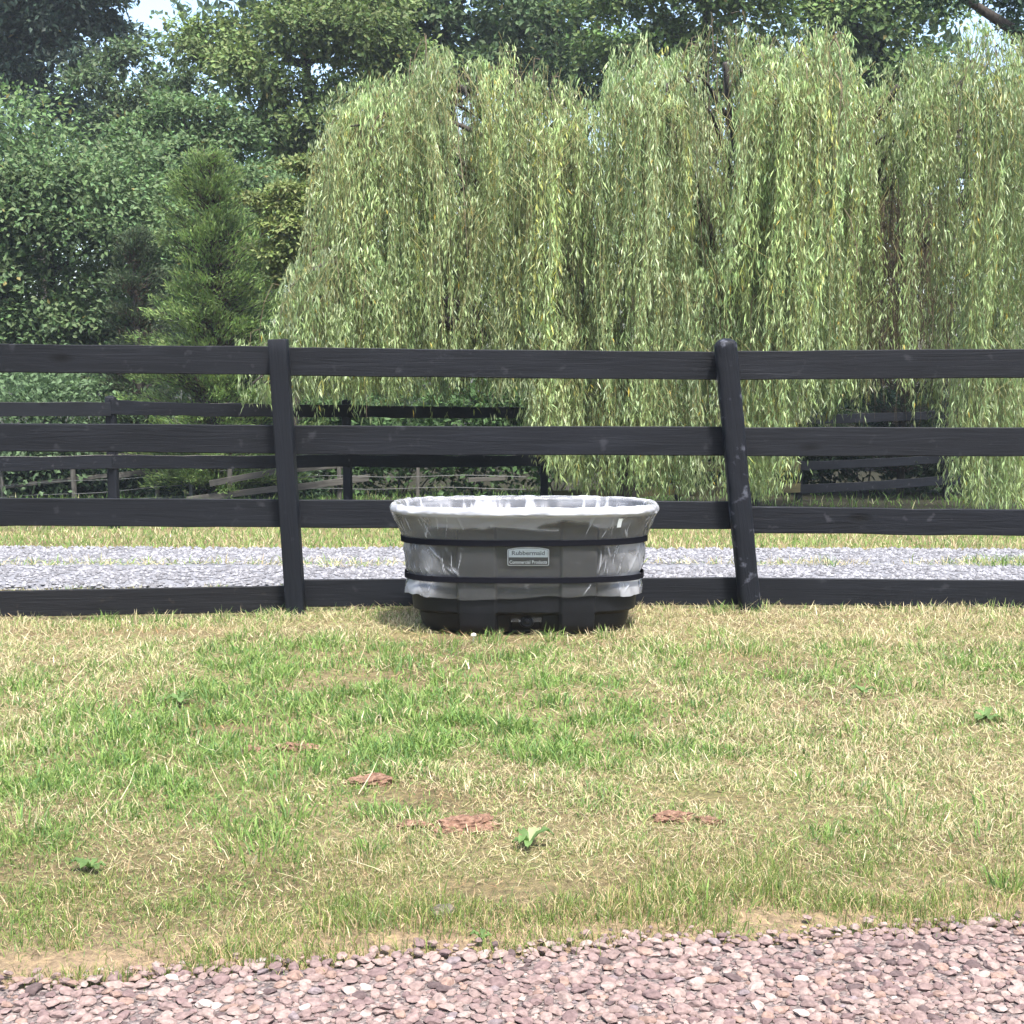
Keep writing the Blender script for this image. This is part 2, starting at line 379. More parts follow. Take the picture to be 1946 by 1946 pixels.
def stone_material(name, attr):
    m, t, b = mat_new(name)
    if attr: a = nd(t, 'ShaderNodeVertexColor', layer_name='Col').outputs['Color']
    else: a = nd(t, 'ShaderNodeObjectInfo').outputs['Color']
    tc = nd(t, 'ShaderNodeTexCoord')
    n = nd(t, 'ShaderNodeTexNoise'); n.inputs['Scale'].default_value = 90; n.inputs['Detail'].default_value = 7
    t.links.new(nd(t, 'ShaderNodeNewGeometry').outputs['Position'], n.inputs['Vector'])
    r = ramp(t, [(0.3, (0.62, 0.6, 0.6)), (0.7, (1.2, 1.2, 1.2))]); t.links.new(n.outputs['Fac'], r.inputs[0])
    mx = nd(t, 'ShaderNodeMix', data_type='RGBA', blend_type='MULTIPLY'); mx.inputs['Factor'].default_value = 1
    t.links.new(a, mx.inputs['A']); t.links.new(r.outputs[0], mx.inputs['B']); t.links.new(mx.outputs['Result'], b.inputs['Base Color'])
    b.inputs['Roughness'].default_value = 0.85; b.inputs['Specular IOR Level'].default_value = 0.3
    bp = nd(t, 'ShaderNodeBump'); bp.inputs['Strength'].default_value = 0.5; bp.inputs['Distance'].default_value = 0.004
    t.links.new(n.outputs['Fac'], bp.inputs['Height']); t.links.new(bp.outputs[0], b.inputs['Normal'])
    return m
M['stone'] = stone_material('stone', False); M['stone_attr'] = stone_material('gravel_stone', True)
def stone_colours(n, r):
    pal = np.array([(0.38, 0.30, 0.285), (0.33, 0.255, 0.25), (0.42, 0.345, 0.325), (0.27, 0.20, 0.205), (0.46, 0.40, 0.38), (0.38, 0.275, 0.23), (0.15, 0.115, 0.12), (0.62, 0.58, 0.55), (0.30, 0.27, 0.30)])
    p = np.array([.26, .24, .18, .15, .06, .08, .04, .01, .02])
    c = np.array([0.50, 0.435, 0.395]) * pal[r.choice(len(pal), n, p=p / p.sum())]
    c = c * 0.85 + 0.15 * c.mean(1, keepdims=True) * np.array([1.06, 1.0, 0.95])
    return np.clip(c * r.uniform(0.9, 1.12, (n, 1)) * 1.06, 0, 0.8)
# 6 shapes, packed with rejection on a fine grid
shapes = [rock_shape(ICO1, 0.16, 40 + i) for i in range(8)]
sr = np.random.default_rng(5)
cells = {}; placed = []
def try_place(x, y, r, cell=0.045):
    i, j = int(x // cell), int(y // cell)
    for a in (-1, 0, 1):
        for b_ in (-1, 0, 1):
            for (qx, qy, qr) in cells.get((i + a, j + b_), ()):
                if (qx - x) ** 2 + (qy - y) ** 2 < (0.74 * (qr + r)) ** 2: return False
    cells.setdefault((i, j), []).append((x, y, r)); placed.append((x, y, r)); return True
for lo, hi, n in ((0.0155, 0.021, 1300), (0.0115, 0.0155, 15000), (0.0055, 0.010, 32000)):
    xs = sr.uniform(-1.75, 1.75, n); ys = sr.uniform(2.35, 3.5, n); rs = sr.uniform(lo, hi, n)
    pe = path_edge(xs)
    for x, y, r, e in zip(xs, ys, rs, pe):
        if y < e - r * 0.3 + (0.0 if r > 0.014 else sr.normal() * 0.025): try_place(x, y, r)
placed = np.array(placed)
inview = (np.abs(placed[:, 0]) < placed[:, 1] * 0.36) & (placed[:, 1] > 2.72)
score = np.where(inview, placed[:, 2] / placed[:, 1], 0); order = np.argsort(-score)
top300 = order[:300]; rest = order[300:]
cols = stone_colours(len(placed), sr)
sx = sr.uniform(0.95, 1.35, len(placed)); sy = sr.uniform(0.85, 1.1, len(placed)); sz = sr.uniform(0.38, 0.60, len(placed)); rot = sr.uniform(0, 6.28, len(placed))
tilt = sr.normal(0, 0.11, (len(placed), 2)); zst = ground_z(placed[:, 0], placed[:, 1]) + 0.012 + placed[:, 2] * 0.18
stone_meshes = [mesh_np('stone', v, f, M['stone'], smooth=False, link=False) for v, f in shapes]
for k in top300:
    o = bpy.data.objects.new('stone', stone_meshes[k % 8]); COL.objects.link(o); o.parent = path
    r = placed[k, 2]; o.scale = (r * sx[k], r * sy[k], r * sz[k]); o.location = (placed[k, 0], placed[k, 1], zst[k])
    o.rotation_euler = (tilt[k, 0], tilt[k, 1], rot[k]); o.color = (*cols[k], 1)
mb = MB()
for s_i, (v, f) in enumerate(shapes + [rock_shape(ICO0, 0.2, 70 + i, 3) for i in range(8)]):
    ids = rest[(rest % 8 == s_i) & ((placed[rest, 2] > 0.0125) & inview[rest])] if s_i < 8 else rest[(rest % 8 == s_i - 8) & ~((placed[rest, 2] > 0.0125) & inview[rest])]
    r = placed[ids, 2]; c, s = np.cos(rot[ids]), np.sin(rot[ids])
    q = v[None] * np.stack([r * sx[ids], r * sy[ids], r * sz[ids]], -1)[:, None]
    X = q[..., 0] * c[:, None] - q[..., 1] * s[:, None]; Y_ = q[..., 0] * s[:, None] + q[..., 1] * c[:, None]
    Z = q[..., 2] + X * tilt[ids, 1][:, None] + Y_ * tilt[ids, 0][:, None]
    W = np.stack([X + placed[ids, 0][:, None], Y_ + placed[ids, 1][:, None], Z + zst[ids][:, None]], -1).reshape(-1, 3)
    F_ = (f[None] + (np.arange(len(ids)) * len(v))[:, None, None]).reshape(-1, 3)
    mb.add(W, f3=F_, c=np.repeat(cols[ids], len(v), 0))
gs = mb.build('gravel', M['stone_attr'], path); gs['kind'] = 'stuff'
# road gravel
n = 17000
qx = sr.uniform(-5.6, 5.6, n); t_ = sr.random(n); qy = road_near(qx) + (road_far(qx) - road_near(qx)) * t_
mid = (qy - (road_near(qx) * .57 + road_far(qx) * .43)); keep = np.abs(mid + 0.1 * np.sin(qx * 2)) > 0.05 + 0.2 * sr.random(n)
qx, qy = qx[keep], qy[keep]; n = len(qx)
v, f = np.array([(1, 0, 0), (-1, 0, 0), (0, 1, 0), (0, -1, 0), (0, 0, 1), (0.1, 0, -1.0)]) * 1.1, np.array([(0, 2, 4), (2, 1, 4), (1, 3, 4), (3, 0, 4), (2, 0, 5), (1, 2, 5), (3, 1, 5), (0, 3, 5)])
r = sr.uniform(0.009, 0.022, n)
ang = sr.uniform(0, 6.28, n); c, s = np.cos(ang), np.sin(ang)
q = v[None] * np.stack([r * sr.uniform(.9, 1.4, n), r, r * sr.uniform(.5, .9, n)], -1)[:, None]
W = np.stack([q[..., 0] * c[:, None] - q[..., 1] * s[:, None] + qx[:, None], q[..., 0] * s[:, None] + q[..., 1] * c[:, None] + qy[:, None], q[..., 2] + (ground_z(qx, qy) + 0.024)[:, None]], -1).reshape(-1, 3)
gc = (0.11 + 0.15 * sr.random((n, 1)) ** 1.3) * np.array([0.985, 0.985, 1.045])
mb = MB(); mb.add(W, f3=(f[None] + (np.arange(n) * len(v))[:, None, None]).reshape(-1, 3), c=np.repeat(gc, len(v), 0))
o = mb.build('gravel', M['stone_attr'], road); o['kind'] = 'stuff'

# ------------------------------------------------------------------ fences
def rail_mesh(name, a, b, h, th, mat, parent, seed, wav=0.004, sag=0.0, edge_mat=None, segs=22):
    """a board from a to b (points of its centre line), in its own frame: X along, Z up"""
    r = np.random.default_rng(seed)
    a = np.asarray(a, float); b = np.asarray(b, float); L = np.linalg.norm(b - a)
    u = np.linspace(-L / 2, L / 2, segs + 1); ch = min(0.004, th * .2)
    zt = h / 2 + wav * (fbm(u * 3 + seed, u * 0, seed) - 0.5) * 2; zb = -h / 2 + wav * (fbm(u * 3 + seed + 9, u * 0, seed + 1) - 0.5) * 2
    yo = wav * 2 * (fbm(u * 1.1 + seed, u * 0 + 5, seed + 2) - 0.5); sg = -sag * (1 - (2 * u / L) ** 2)
    prof = []
    for (ys, top, off) in ((-1, 0, ch), (-1, 1, ch), (-1, 1, 0), (1, 1, 0), (1, 1, ch), (1, 0, ch), (1, 0, 0), (-1, 0, 0)):
        z = (zt - off) if top else (zb + off)
        y = ys * (th / 2 - (0 if off else ch))
        prof.append(np.stack([u, y + yo, z + sg], -1))
    v = np.stack(prof, 1).reshape(-1, 3)
    q = []; fm = []
    for k in range(segs):
        for j in range(8):
            q.append((k * 8 + j, (k + 1) * 8 + j, (k + 1) * 8 + (j + 1) % 8, k * 8 + (j + 1) % 8)); fm.append(1 if (edge_mat and j in (2,)) else 0)
    e = segs * 8
    q += [(0, 1, 2, 3), (0, 3, 4, 7), (4, 5, 6, 7), (e + 3, e + 2, e + 1, e), (e + 7, e + 4, e + 3, e), (e + 7, e + 6, e + 5, e + 4)]; fm += [0] * 6
    o = mesh_np(name, v, np.array(q), mats=[mat] + ([edge_mat] if edge_mat else []), fmat=fm, parent=parent)
    d = (b - a) / L; off = parent_world(parent)
    o.location = (a + b) / 2 - off
    o.rotation_euler = (0, -math.asin(d[2]), math.atan2(d[1], d[0]))
    return o
def post_mesh(name, base, top, wx, wy, mat, parent, seed, rough=0.0, round_top=0.0, chamfer=0.006, segs=26, pw=8.0):
    """an upright from base to top, section a superellipse (pw large: square), mesh frame X up the post"""
    base = np.asarray(base, float); top = np.asarray(top, float); L = np.linalg.norm(top - base)
    n = 28; th = np.arange(n) * 2 * np.pi / n + np.pi / n
    cx = np.sign(np.cos(th)) * np.abs(np.cos(th)) ** (2 / pw); cy = np.sign(np.sin(th)) * np.abs(np.sin(th)) ** (2 / pw)
    u = np.linspace(0, L, segs + 1)
    extra = L + np.array([0.35, 0.7, 1.0]) * round_top if round_top else L + np.array([0.5, 1]) * chamfer
    sc = np.concatenate([np.ones(segs + 1), (0.93, 0.74, 0.38) if round_top else (0.97, 0.93)])
    u = np.concatenate([u, extra])
    U, T = np.meshgrid(u, th, indexing='ij')
    dsp = 1 + rough * ((fbm(U * 5 + seed, T * 1.1 + 3, seed) - 0.5) * 0.8 + (fbm(U * 22 + seed, T * 2.5, seed + 4) - 0.5) * 0.8) + rough * 0.9 * np.where(U > L - 0.1, fbm(U * 40, T * 3, seed + 8) - 0.5, 0)
    v = np.stack([U, cx[None] * wx / 2 * sc[:, None] * dsp, cy[None] * wy / 2 * sc[:, None] * dsp], -1).reshape(-1, 3)
    m = len(u); v = np.concatenate([v, [[u[-1] + (0.004 if round_top else 0), 0, 0], [0, 0, 0]]])
    q = grid_faces(n, m, True); e = (m - 1) * n; j = np.arange(n)
    f3 = np.concatenate([np.stack([np.full(n, m * n), e + j, e + (j + 1) % n], -1), np.stack([np.full(n, m * n + 1), (j + 1) % n, j], -1)])
    d = (top - base) / L
    X = d; Yv = np.array((1.0, 0, 0)) - d * d[0]; Yv /= np.linalg.norm(Yv); Zv = np.cross(X, Yv)
    o = mesh_np(name, v, [q, f3], mat, parent, smooth=bool(rough))
    from mathutils import Matrix
    mt = Matrix([[X[i], Yv[i], Zv[i]] for i in range(3)]).to_4x4()
    mt.translation = base - parent_world(parent)
    o.matrix_basis = mt
    return o

YB, YP = 7.735, 7.655          # centre of the boards, centre of the posts
fence = thing('board_fence', 'black four-board wooden fence running across behind the tub', 'fence', (0, 7.7, 0))
bays = [
 [(-297, 651, 704, 517, 658, 713), (-297, 802, 855, 527, 808, 862), (-297, 944, 997, 537, 949, 1002), (-297, 1127, 1178, 548, 1114, 1162)],
 [(529, 660, 714, 1385, 669, 722), (540, 809, 864, 1398, 811, 866), (550, 950, 1002, 1411, 952, 1006), (560, 1101, 1153, 1424, 1097, 1149)],
 [(1390, 667, 722, 2290, 661, 716), (1403, 812, 867, 2290, 812, 867), (1416, 962, 1014, 2290, 971, 1021), (1429, 1097, 1150, 2290, 1108, 1156)]]
for bi, bay in enumerate(bays):
    for k, (x0, t0, b0, x1, t1, b1) in enumerate(bay):
        A0, B0 = P(x0, t0, YB), P(x0, b0, YB); A1, B1 = P(x1, t1, YB), P(x1, b1, YB)
        h = (A0[2] - B0[2] + A1[2] - B1[2]) / 2
        mt = M['black_paint']
        if bi == 2 and k == 2: mt = M['black_old']
        if k == 3: mt = M['black_dirty'] if bi == 0 else M['black_paint']
        a, b = (A0 + B0) / 2, (A1 + B1) / 2
        a[1] += 0.003 * ((bi + k) % 2); b[1] = a[1]
        a[0] += 0.004; b[0] -= 0.004
        o = rail_mesh('rail', a, b, h, 0.025, mt, fence, 100 + bi * 10 + k, 0.003 if mt is not M['black_old'] else 0.007)
        if mt is M['black_old']: o['label'] = 'older rough-grained board with cracks'
gz = lambda x, y: float(ground_z(x, y))
tl, bl = P(525.5, 646, YP - 0.05), P(560, 1165, YP - 0.05)
tl[1] = bl[1] = YP
d = (bl - tl) / (bl[2] - tl[2]); bl = tl + d * (-0.25 - tl[2])
post_mesh('post', bl, tl, 0.1, 0.1, M['post_paint'], fence, 1, 0.012, 0, 0.005, pw=16)['label'] = 'smooth square-sawn post with flat top, leaning left'
tr_, br_ = P(1381, 656, YP - 0.05), P(1428, 1160, YP - 0.05); tr_[1] = br_[1] = YP
d = (br_ - tr_) / (br_[2] - tr_[2]); br_ = tr_ + d * (-0.25 - tr_[2])
post_mesh('post', br_, tr_, 0.118, 0.105, M['post_rough'], fence, 2, 0.17, 0.035, segs=70, pw=4)['label'] = 'rough rounded post with chipped weathered top'
for px0 in (-297, 2290):
    a = P(px0 - 20, 646, YP); b = a + np.array((0.08, 0, -1.6))
    post_mesh('post', b, a, 0.1, 0.1, M['post_paint'], fence, 3 + px0, 0.012, pw=16)

# farther black fence beyond the road
def pt(px, Y): return np.array(((px - CX) / F_PX * Y, Y))
ff = thing('board_fence', 'black three-board fence beyond the gravel road, partly behind the willow', 'fence', (-2, 17, gz(-2, 17)))
fpts = [np.array((-7.2, 13.6)), pt(215, 15.4), pt(661, 17.5), pt(1035, 20.2)]
tops = [760, 755, 768, 772]; rails = [[763, 770], [764, 772, 768], [0]]
def zpx(py, Y): return P(CX, py, Y)[2]
def far_span(fe, A, B, za, zb, mat, seed, edge=True, wav=0.012, h=0.15):
    a = np.array((A[0], A[1] - 0.075, za)); b = np.array((B[0], B[1] - 0.075, zb))
    return rail_mesh('rail', a, b, h, 0.03, mat, fe, seed, wav, 0.01, M['bare_sun_edge'] if edge else None, 18)
def ff_post(fe, A, topz, seed, mat=None, w_=0.11):
    z = gz(*A)
    post_mesh('post', (A[0], A[1], z - 0.2), (A[0] - 0.015, A[1], topz), w_, w_, mat or M['black_old'], fe, seed, 0.06, 0.02, segs=20, pw=5)
levels = {0: [(0, 0), (0, 0)]}
top_c = [zpx(779, 13.6) + 0.02, zpx(777, 15.4), zpx(781, 17.5), zpx(783, 20.2)]     # top board centre at each post
sec_c = [zpx(886, 13.6), zpx(877, 15.4), zpx(875, 17.5), zpx(874, 20.2)]
thi_c = [s - (t - s) for t, s in zip(top_c, sec_c)]
for k in range(3):
    A, B = fpts[k], fpts[k + 1]
    far_span(ff, A, B, top_c[k] + (0.02 if k == 1 else 0), top_c[k + 1], M['black_paint'] if k == 0 else M['black_old'], 300 + k)
    far_span(ff, A, B, sec_c[k], sec_c[k + 1] , M['black_old'], 310 + k)
    far_span(ff, A, B, thi_c[k], thi_c[k + 1], M['black_old'], 320 + k, False)
for k in range(4): ff_post(ff, fpts[k], top_c[k] + 0.12, 330 + k)
fr = thing('board_fence', 'black four-board fence in the deep shade under the right-hand willow', 'fence', (5, 24, gz(5, 24)))
rp = [pt(1035, 20.2) + (0.13, 0.1), pt(1290, 22.3), pt(1520, 24.0), pt(1800, 25.0), pt(2150, 25.8)]
tcs = [zpx(783, 20.2), zpx(790, 22.3), zpx(797, 24.0), zpx(787, 25.0), zpx(782, 25.8)]
for k in range(4):
    for j in range(4):
        olive = k < 2
        far_span(fr, rp[k], rp[k + 1], tcs[k] - j * (0.40 - 0.004 * k), tcs[k + 1] - j * 0.385, M['olive_board'] if olive else M['black_old'], 400 + k * 5 + j, False)
for k in range(1, 5): ff_post(fr, rp[k], tcs[k] + 0.13, 440 + k)
# weathered wire fence with loose rails in the shade of the trees
wf = thing('wire_fence', 'old wire fence with pale stakes and loose grey rails under the trees', 'fence', (-5, 23.5, gz(-5, 23.5)))
def stake(px, y0, y1, Y, w_, mat, seed, lean=0):
    x = (px - CX) / F_PX * Y; b = np.array((x, Y, gz(x, Y) - 0.15)); t = np.array((x + lean, Y, zpx(y0, Y)))
    post_mesh('stake', b, t, w_, w_, mat, wf, seed, 0.08, 0, segs=8, pw=5)
for i, (px, y0, Y, w_, ln) in enumerate(((2, 870, 23.6, .05, 0), (140, 880, 23.5, .075, -.03), (297, 872, 23.8, .065, .0), (362, 872, 23.2, .06, 0), (391, 890, 26, .05, -.05), (434, 874, 23.0, .075, .02), (475, 880, 26, .05, 0), (516, 876, 26, .05, -.03), (644, 878, 23.8, .07, 0), (793, 884, 24.2, .06, .01), (1078, 880, 24.6, .07, 0))):
    stake(px, y0, 950, Y, w_, M['wire'] if px == 362 else M['grey_wood'], 500 + i, ln)
def loose(x0, y0, x1, y1, Y0, Y1, h, seed):
    rail_mesh('rail', P(x0, y0, Y0), P(x1, y1, Y1), h, 0.03, M['grey_wood'], wf, seed, 0.004, 0, None, 12)
loose(-40, 930, 203, 904, 23.7, 24.2, 0.07, 520); loose(205, 906, 330, 890, 24.1, 24.5, 0.09, 521)
loose(398, 919, 560, 890, 22.7, 23.2, 0.10, 522); loose(355, 950, 560, 924, 22.7, 23.1, 0.10, 523)
loose(560, 893, 660, 884, 23.4, 24, 0.08, 524); loose(565, 926, 700, 908, 23.3, 24.0, 0.11, 525); loose(890, 912, 960, 909, 24.4, 24.6, 0.07, 527)
for i, (ya, yb) in enumerate(((932, 882), (955, 905), (972, 928))):
    xs = np.linspace(-120, 1000, 30); f_ = (xs + 120) / 1120
    pts = np.array([P(x, ya + (yb - ya) * min(1, ff_ * 1.5) + 2 * math.sin(ff_ * 25 + i), 23.4) for x, ff_ in zip(xs, f_)])
    v, f3, q = tube_arrays(pts, 0.006, 5)
    mb = MB(); mb.add(v, f3, q); mb.build('wire', M['wire'], wf)

# ------------------------------------------------------------------ stock tank
TX, TY = (996 - CX) / F_PX * 7.18, 7.18
TZ = gz(TX, TY - 0.25) + 0.008
SE = 2.75
def outline(o, n=720, a=0.675, b=0.395, se=SE):
    """a ring of n points, evenly spaced along the rim outline, inset by o (array or number)"""
    th = np.linspace(0, 2 * np.pi, 8001)
    x = a * np.sign(np.cos(th)) * np.abs(np.cos(th)) ** (2 / se); y = b * np.sign(np.sin(th)) * np.abs(np.sin(th)) ** (2 / se)
    s = np.concatenate([[0], np.cumsum(np.hypot(np.diff(x), np.diff(y)))])
    si = np.linspace(0, s[-1], n, endpoint=False)
    X, Y = np.interp(si, s, x), np.interp(si, s, y)
    dx = np.roll(X, -1) - np.roll(X, 1); dy = np.roll(Y, -1) - np.roll(Y, 1); l = np.hypot(dx, dy)
    nx, ny = dy / l, -dx / l
    return X, Y, nx, ny, s[-1]
NT = 560
OX, OY, ONX, ONY, PERIM = outline(0, NT)
side = np.sign(OY)
def smooth_wall_o(z): return np.interp(z, [0, 0.02, 0.05, 0.098, 0.113, 0.25, 0.45, 0.575], [0.185, 0.165, 0.152, 0.142, 0.112, 0.097, 0.078, 0.060])
def pil(x): return sstep(-.352, -.338, x) * (1 - sstep(-.150, -.136, x)) + sstep(.176, .190, x) * (1 - sstep(.366, .380, x))
def tank_o(x, y, z):
    """inset of the tank's wall at rim-outline place x, height z"""
    o = smooth_wall_o(z) + 0 * x
    p = pil(x) * (np.abs(y) > 0.2)
    o = o - 0.013 * p
    low = 1 - sstep(0.098, 0.113, z)
    if z < 0.1135: o = o * (1 - p) + p * np.interp(z, [0, 0.012, 0.04, 0.1135], [0.150, 0.128, 0.112, 0.099])
    ctr = sstep(-.075, -.069, x) * (1 - sstep(.082, .088, x)) * (np.abs(y) > 0.2)
    o = o + ctr * 0.028 * (1 - sstep(0.092, 0.100, z)) * sstep(-0.01, 0.012, z)
    # pilasters flare towards the rim
    o = o - p * 0.012 * sstep(0.50, 0.56, z)
    return o
tank = thing('stock_tank', 'black oval plastic stock tank wrapped in a clear liner, standing by the fence', 'tub', (TX, TY, TZ))
zs = np.concatenate([[0.0, 0.008, 0.02, 0.035], np.linspace(0.05, 0.092, 5), [0.096, 0.099, 0.102, 0.105, 0.109, 0.113, 0.118, 0.127, 0.135], np.linspace(0.15, 0.47, 12), np.linspace(0.49, 0.575, 7)])
rings = []
for z in zs:
    o = tank_o(OX, OY, z); rings.append(np.stack([OX - ONX * o, OY - ONY * o, np.full(NT, z)], -1))
for k in range(0, 11):                                        # the rolled lip
    a = -np.pi * 0.5 + k / 10 * np.pi * 1.5
    o = 0.024 - 0.024 * np.cos(a); z = 0.611 + 0.024 * np.sin(a)
    rings.append(np.stack([OX - ONX * o, OY - ONY * o, np.full(NT, z)], -1))
for z, o in ((0.56, 0.062), (0.4, 0.085), (0.2, 0.115), (0.1, 0.14), (0.06, 0.17), (0.05, 0.22)):
    rings.append(np.stack([OX - ONX * o, OY - ONY * o, np.full(NT, z)], -1))
cv = np.concatenate(rings); nr = len(rings)
cv = np.concatenate([cv, [[0, 0, 0.05], [0, 0, 0.0]]]); j = np.arange(NT); e = (nr - 1) * NT
f3 = np.concatenate([np.stack([np.full(NT, nr * NT), e + j, e + (j + 1) % NT], -1), np.stack([np.full(NT, nr * NT + 1), (j + 1) % NT, j], -1)])
def tank_material():
    m, t, b = mat_new('black_tank_plastic'); b.inputs['Specular IOR Level'].default_value = 0.28
    tc = nd(t, 'ShaderNodeTexCoord')
    n = nd(t, 'ShaderNodeTexNoise'); n.inputs['Scale'].default_value = 7; n.inputs['Detail'].default_value = 8; n.inputs['Roughness'].default_value = 0.65
    t.links.new(tc.outputs['Object'], n.inputs['Vector'])
    r = ramp(t, [(0.35, (0.0032, 0.0036, 0.005)), (0.6, (0.0065, 0.0070, 0.0092)), (0.85, (0.026, 0.025, 0.025))]); t.links.new(n.outputs['Fac'], r.inputs[0])
    t.links.new(r.outputs[0], b.inputs['Base Color'])
    rr = nd(t, 'ShaderNodeMapRange'); rr.inputs['To Min'].default_value = 0.38; rr.inputs['To Max'].default_value = 0.62
    t.links.new(n.outputs['Fac'], rr.inputs['Value']); t.links.new(rr.outputs[0], b.inputs['Roughness'])
    n2 = nd(t, 'ShaderNodeTexNoise'); n2.inputs['Scale'].default_value = 120; t.links.new(tc.outputs['Object'], n2.inputs['Vector'])
    bp = nd(t, 'ShaderNodeBump'); bp.inputs['Strength'].default_value = 0.15; bp.inputs['Distance'].default_value = 0.003
    t.links.new(n2.outputs['Fac'], bp.inputs['Height']); t.links.new(bp.outputs[0], b.inputs['Normal'])
    return m
M['tank'] = tank_material()
body = mesh_np('body', cv, [grid_faces(NT, nr, True), f3], M['tank'], tank, smooth=True)
# drain plug: lathe about Y
prof = [(0.0, -0.030), (0.010, -0.030), (0.012, -0.026), (0.012, -0.016), (0.022, -0.016), (0.027, -0.020), (0.031, -0.018), (0.031, -0.004), (0.036, -0.002), (0.038, 0.006)]
n = 36; th = np.arange(n) * 2 * np.pi / n
def lathe(prof, wob=None):
    v = np.concatenate([np.stack([r * np.cos(th) * (1 if wob is None else wob(k)), np.full(n, y), r * np.sin(th) * (1 if wob is None else wob(k))], -1) for k, (r, y) in enumerate(prof)])
    return v, grid_faces(n, len(prof), True)[:, ::-1]
yc = -(0.395 - 0.142 - 0.028)
v, q = lathe([(r, y) for r, y in prof]); v += np.array((0.012, yc, 0.066))
plug = mesh_np('drain_plug', v, q, M['tank'], tank, smooth=False)
v, q = lathe([(0.0, -0.036), (0.006, -0.036), (0.009, -0.034), (0.009, -0.029)]); v += np.array((0.012, yc, 0.066))
mesh_np('plug_cap', v, q, M['tank'], plug)
# maker's label
def flat_mat(name, c, rough=0.5):
    m, t, b = mat_new(name)
    n = nd(t, 'ShaderNodeTexNoise'); n.inputs['Scale'].default_value = 30; n.inputs['Detail'].default_value = 5
    r = ramp(t, [(0.3, tuple(x * .88 for x in c)), (0.7, tuple(min(1, x * 1.06) for x in c))]); t.links.new(n.outputs['Fac'], r.inputs[0])
    t.links.new(r.outputs[0], b.inputs['Base Color']); b.inputs['Roughness'].default_value = rough
    return m
M['lab_white'] = flat_mat('label_white', (0.86, 0.89, 0.90)); M['lab_dark'] = flat_mat('label_dark', (0.035, 0.04, 0.045)); M['lab_pale'] = flat_mat('label_pale', (0.80, 0.87, 0.88)); M['lab_grey'] = flat_mat('label_grey', (0.10, 0.125, 0.14))
LW, LH = 0.203, 0.093
def plate_outline(wd, h0, h1, arch, r=0.008, nn=24):
    """rounded plate from z=h0 to h1 with an arched top"""
    pts = []
    for cx_, cz_, a0 in ((wd / 2 - r, h0 + r, -90), ):
        pts += [(cx_ + r * math.cos(R(a0 + k * 15)), cz_ + r * math.sin(R(a0 + k * 15))) for k in range(7)]
    pts += [(wd / 2 - r + r * math.cos(R(k * 15)), h1 - arch - r + r * math.sin(R(k * 15))) for k in range(6)]
    for k in range(nn + 1):
        t_ = 1 - 2 * k / nn; x = t_ * (wd / 2 - r); pts.append((x, h1 - arch * t_ * t_))
    pts += [(-wd / 2 + r - r * math.sin(R(k * 15)), h1 - arch - r + r * math.cos(R(k * 15))) for k in range(1, 7)]
    pts += [(-wd / 2 + r - r * math.cos(R(k * 15)), h0 + r - r * math.sin(R(k * 15))) for k in range(7)]
    return np.array(pts)
def slab(name, pts, y0, y1, mat, parent):
    m = len(pts); v = np.concatenate([np.stack([pts[:, 0], np.full(m, y), pts[:, 1]], -1) for y in (y0, y1)])
    v = np.concatenate([v, [[pts[:, 0].mean(), y0, pts[:, 1].mean()]]]); j = np.arange(m)
    f3 = np.stack([np.full(m, 2 * m), j, (j + 1) % m], -1); q = np.stack([j, j + m, (j + 1) % m + m, (j + 1) % m], -1)
    return mesh_np(name, v, [f3, q], mat, parent)
lab_z = 0.397
lab_o = float(smooth_wall_o(lab_z)); lab = slab('maker_label', plate_outline(LW, -LH / 2, LH / 2, 0.010), -0.003, 0.004, M['lab_white'], tank)
lab.location = (0.018, -(0.395 - lab_o), lab_z); lab.rotation_euler = (0.095, 0, 0)
lab['label'] = 'rounded pale maker label with two lines of lettering'
slab('label_field', plate_outline(LW - 0.008, -LH / 2 + 0.004, LH / 2 - 0.004, 0.009, 0.006), -0.0037, -0.0025, M['lab_dark'], lab)
pw_ = plate_outline(LW - 0.012, -LH / 2 + 0.042, LH / 2 - 0.006, 0.008, 0.005)
pw_[:, 1] = np.where(pw_[:, 1] < 0.001, -0.003 - 0.006 * (1 - (pw_[:, 0] / (LW / 2)) ** 2), pw_[:, 1])
slab('label_panel', pw_, -0.0044, -0.0033, M['lab_pale'], lab)
def lettering(text, width, height, x, z, y, mat, parent, bold=0.0, name='lettering'):
    cu = bpy.data.curves.new(name, 'FONT'); cu.body = text; cu.size = 1; cu.align_x = 'CENTER'; cu.offset = bold; cu.extrude = 0.0; cu.resolution_u = 3
    tmp = bpy.data.objects.new(name, cu); COL.objects.link(tmp)
    bpy.context.view_layer.update()
    me = bpy.data.meshes.new_from_object(tmp.evaluated_get(bpy.context.evaluated_depsgraph_get()))
    bpy.data.objects.remove(tmp)
    n_ = len(me.vertices); co = np.empty(n_ * 3, np.float32); me.vertices.foreach_get('co', co); co = co.reshape(-1, 3)
    mn, mxx = co.min(0), co.max(0)
    out = np.zeros_like(co); out[:, 0] = (co[:, 0] - (mn[0] + mxx[0]) / 2) / (mxx[0] - mn[0]) * width + x
    out[:, 2] = (co[:, 1] - mn[1]) / (mxx[1] - mn[1]) * height + z; out[:, 1] = y
    me.vertices.foreach_set('co', out.ravel()); me.materials.clear(); me.materials.append(mat)
    o = bpy.data.objects.new(name, me); COL.objects.link(o); o.parent = parent
    return o
lettering('Rubbermaid', 0.160, 0.021, 0, 0.007, -0.0052, M['lab_grey'], lab, 0.016)
lettering('Commercial Products', 0.184, 0.0175, 0, -0.0365, -0.0047, M['lab_white'], lab, 0.03)
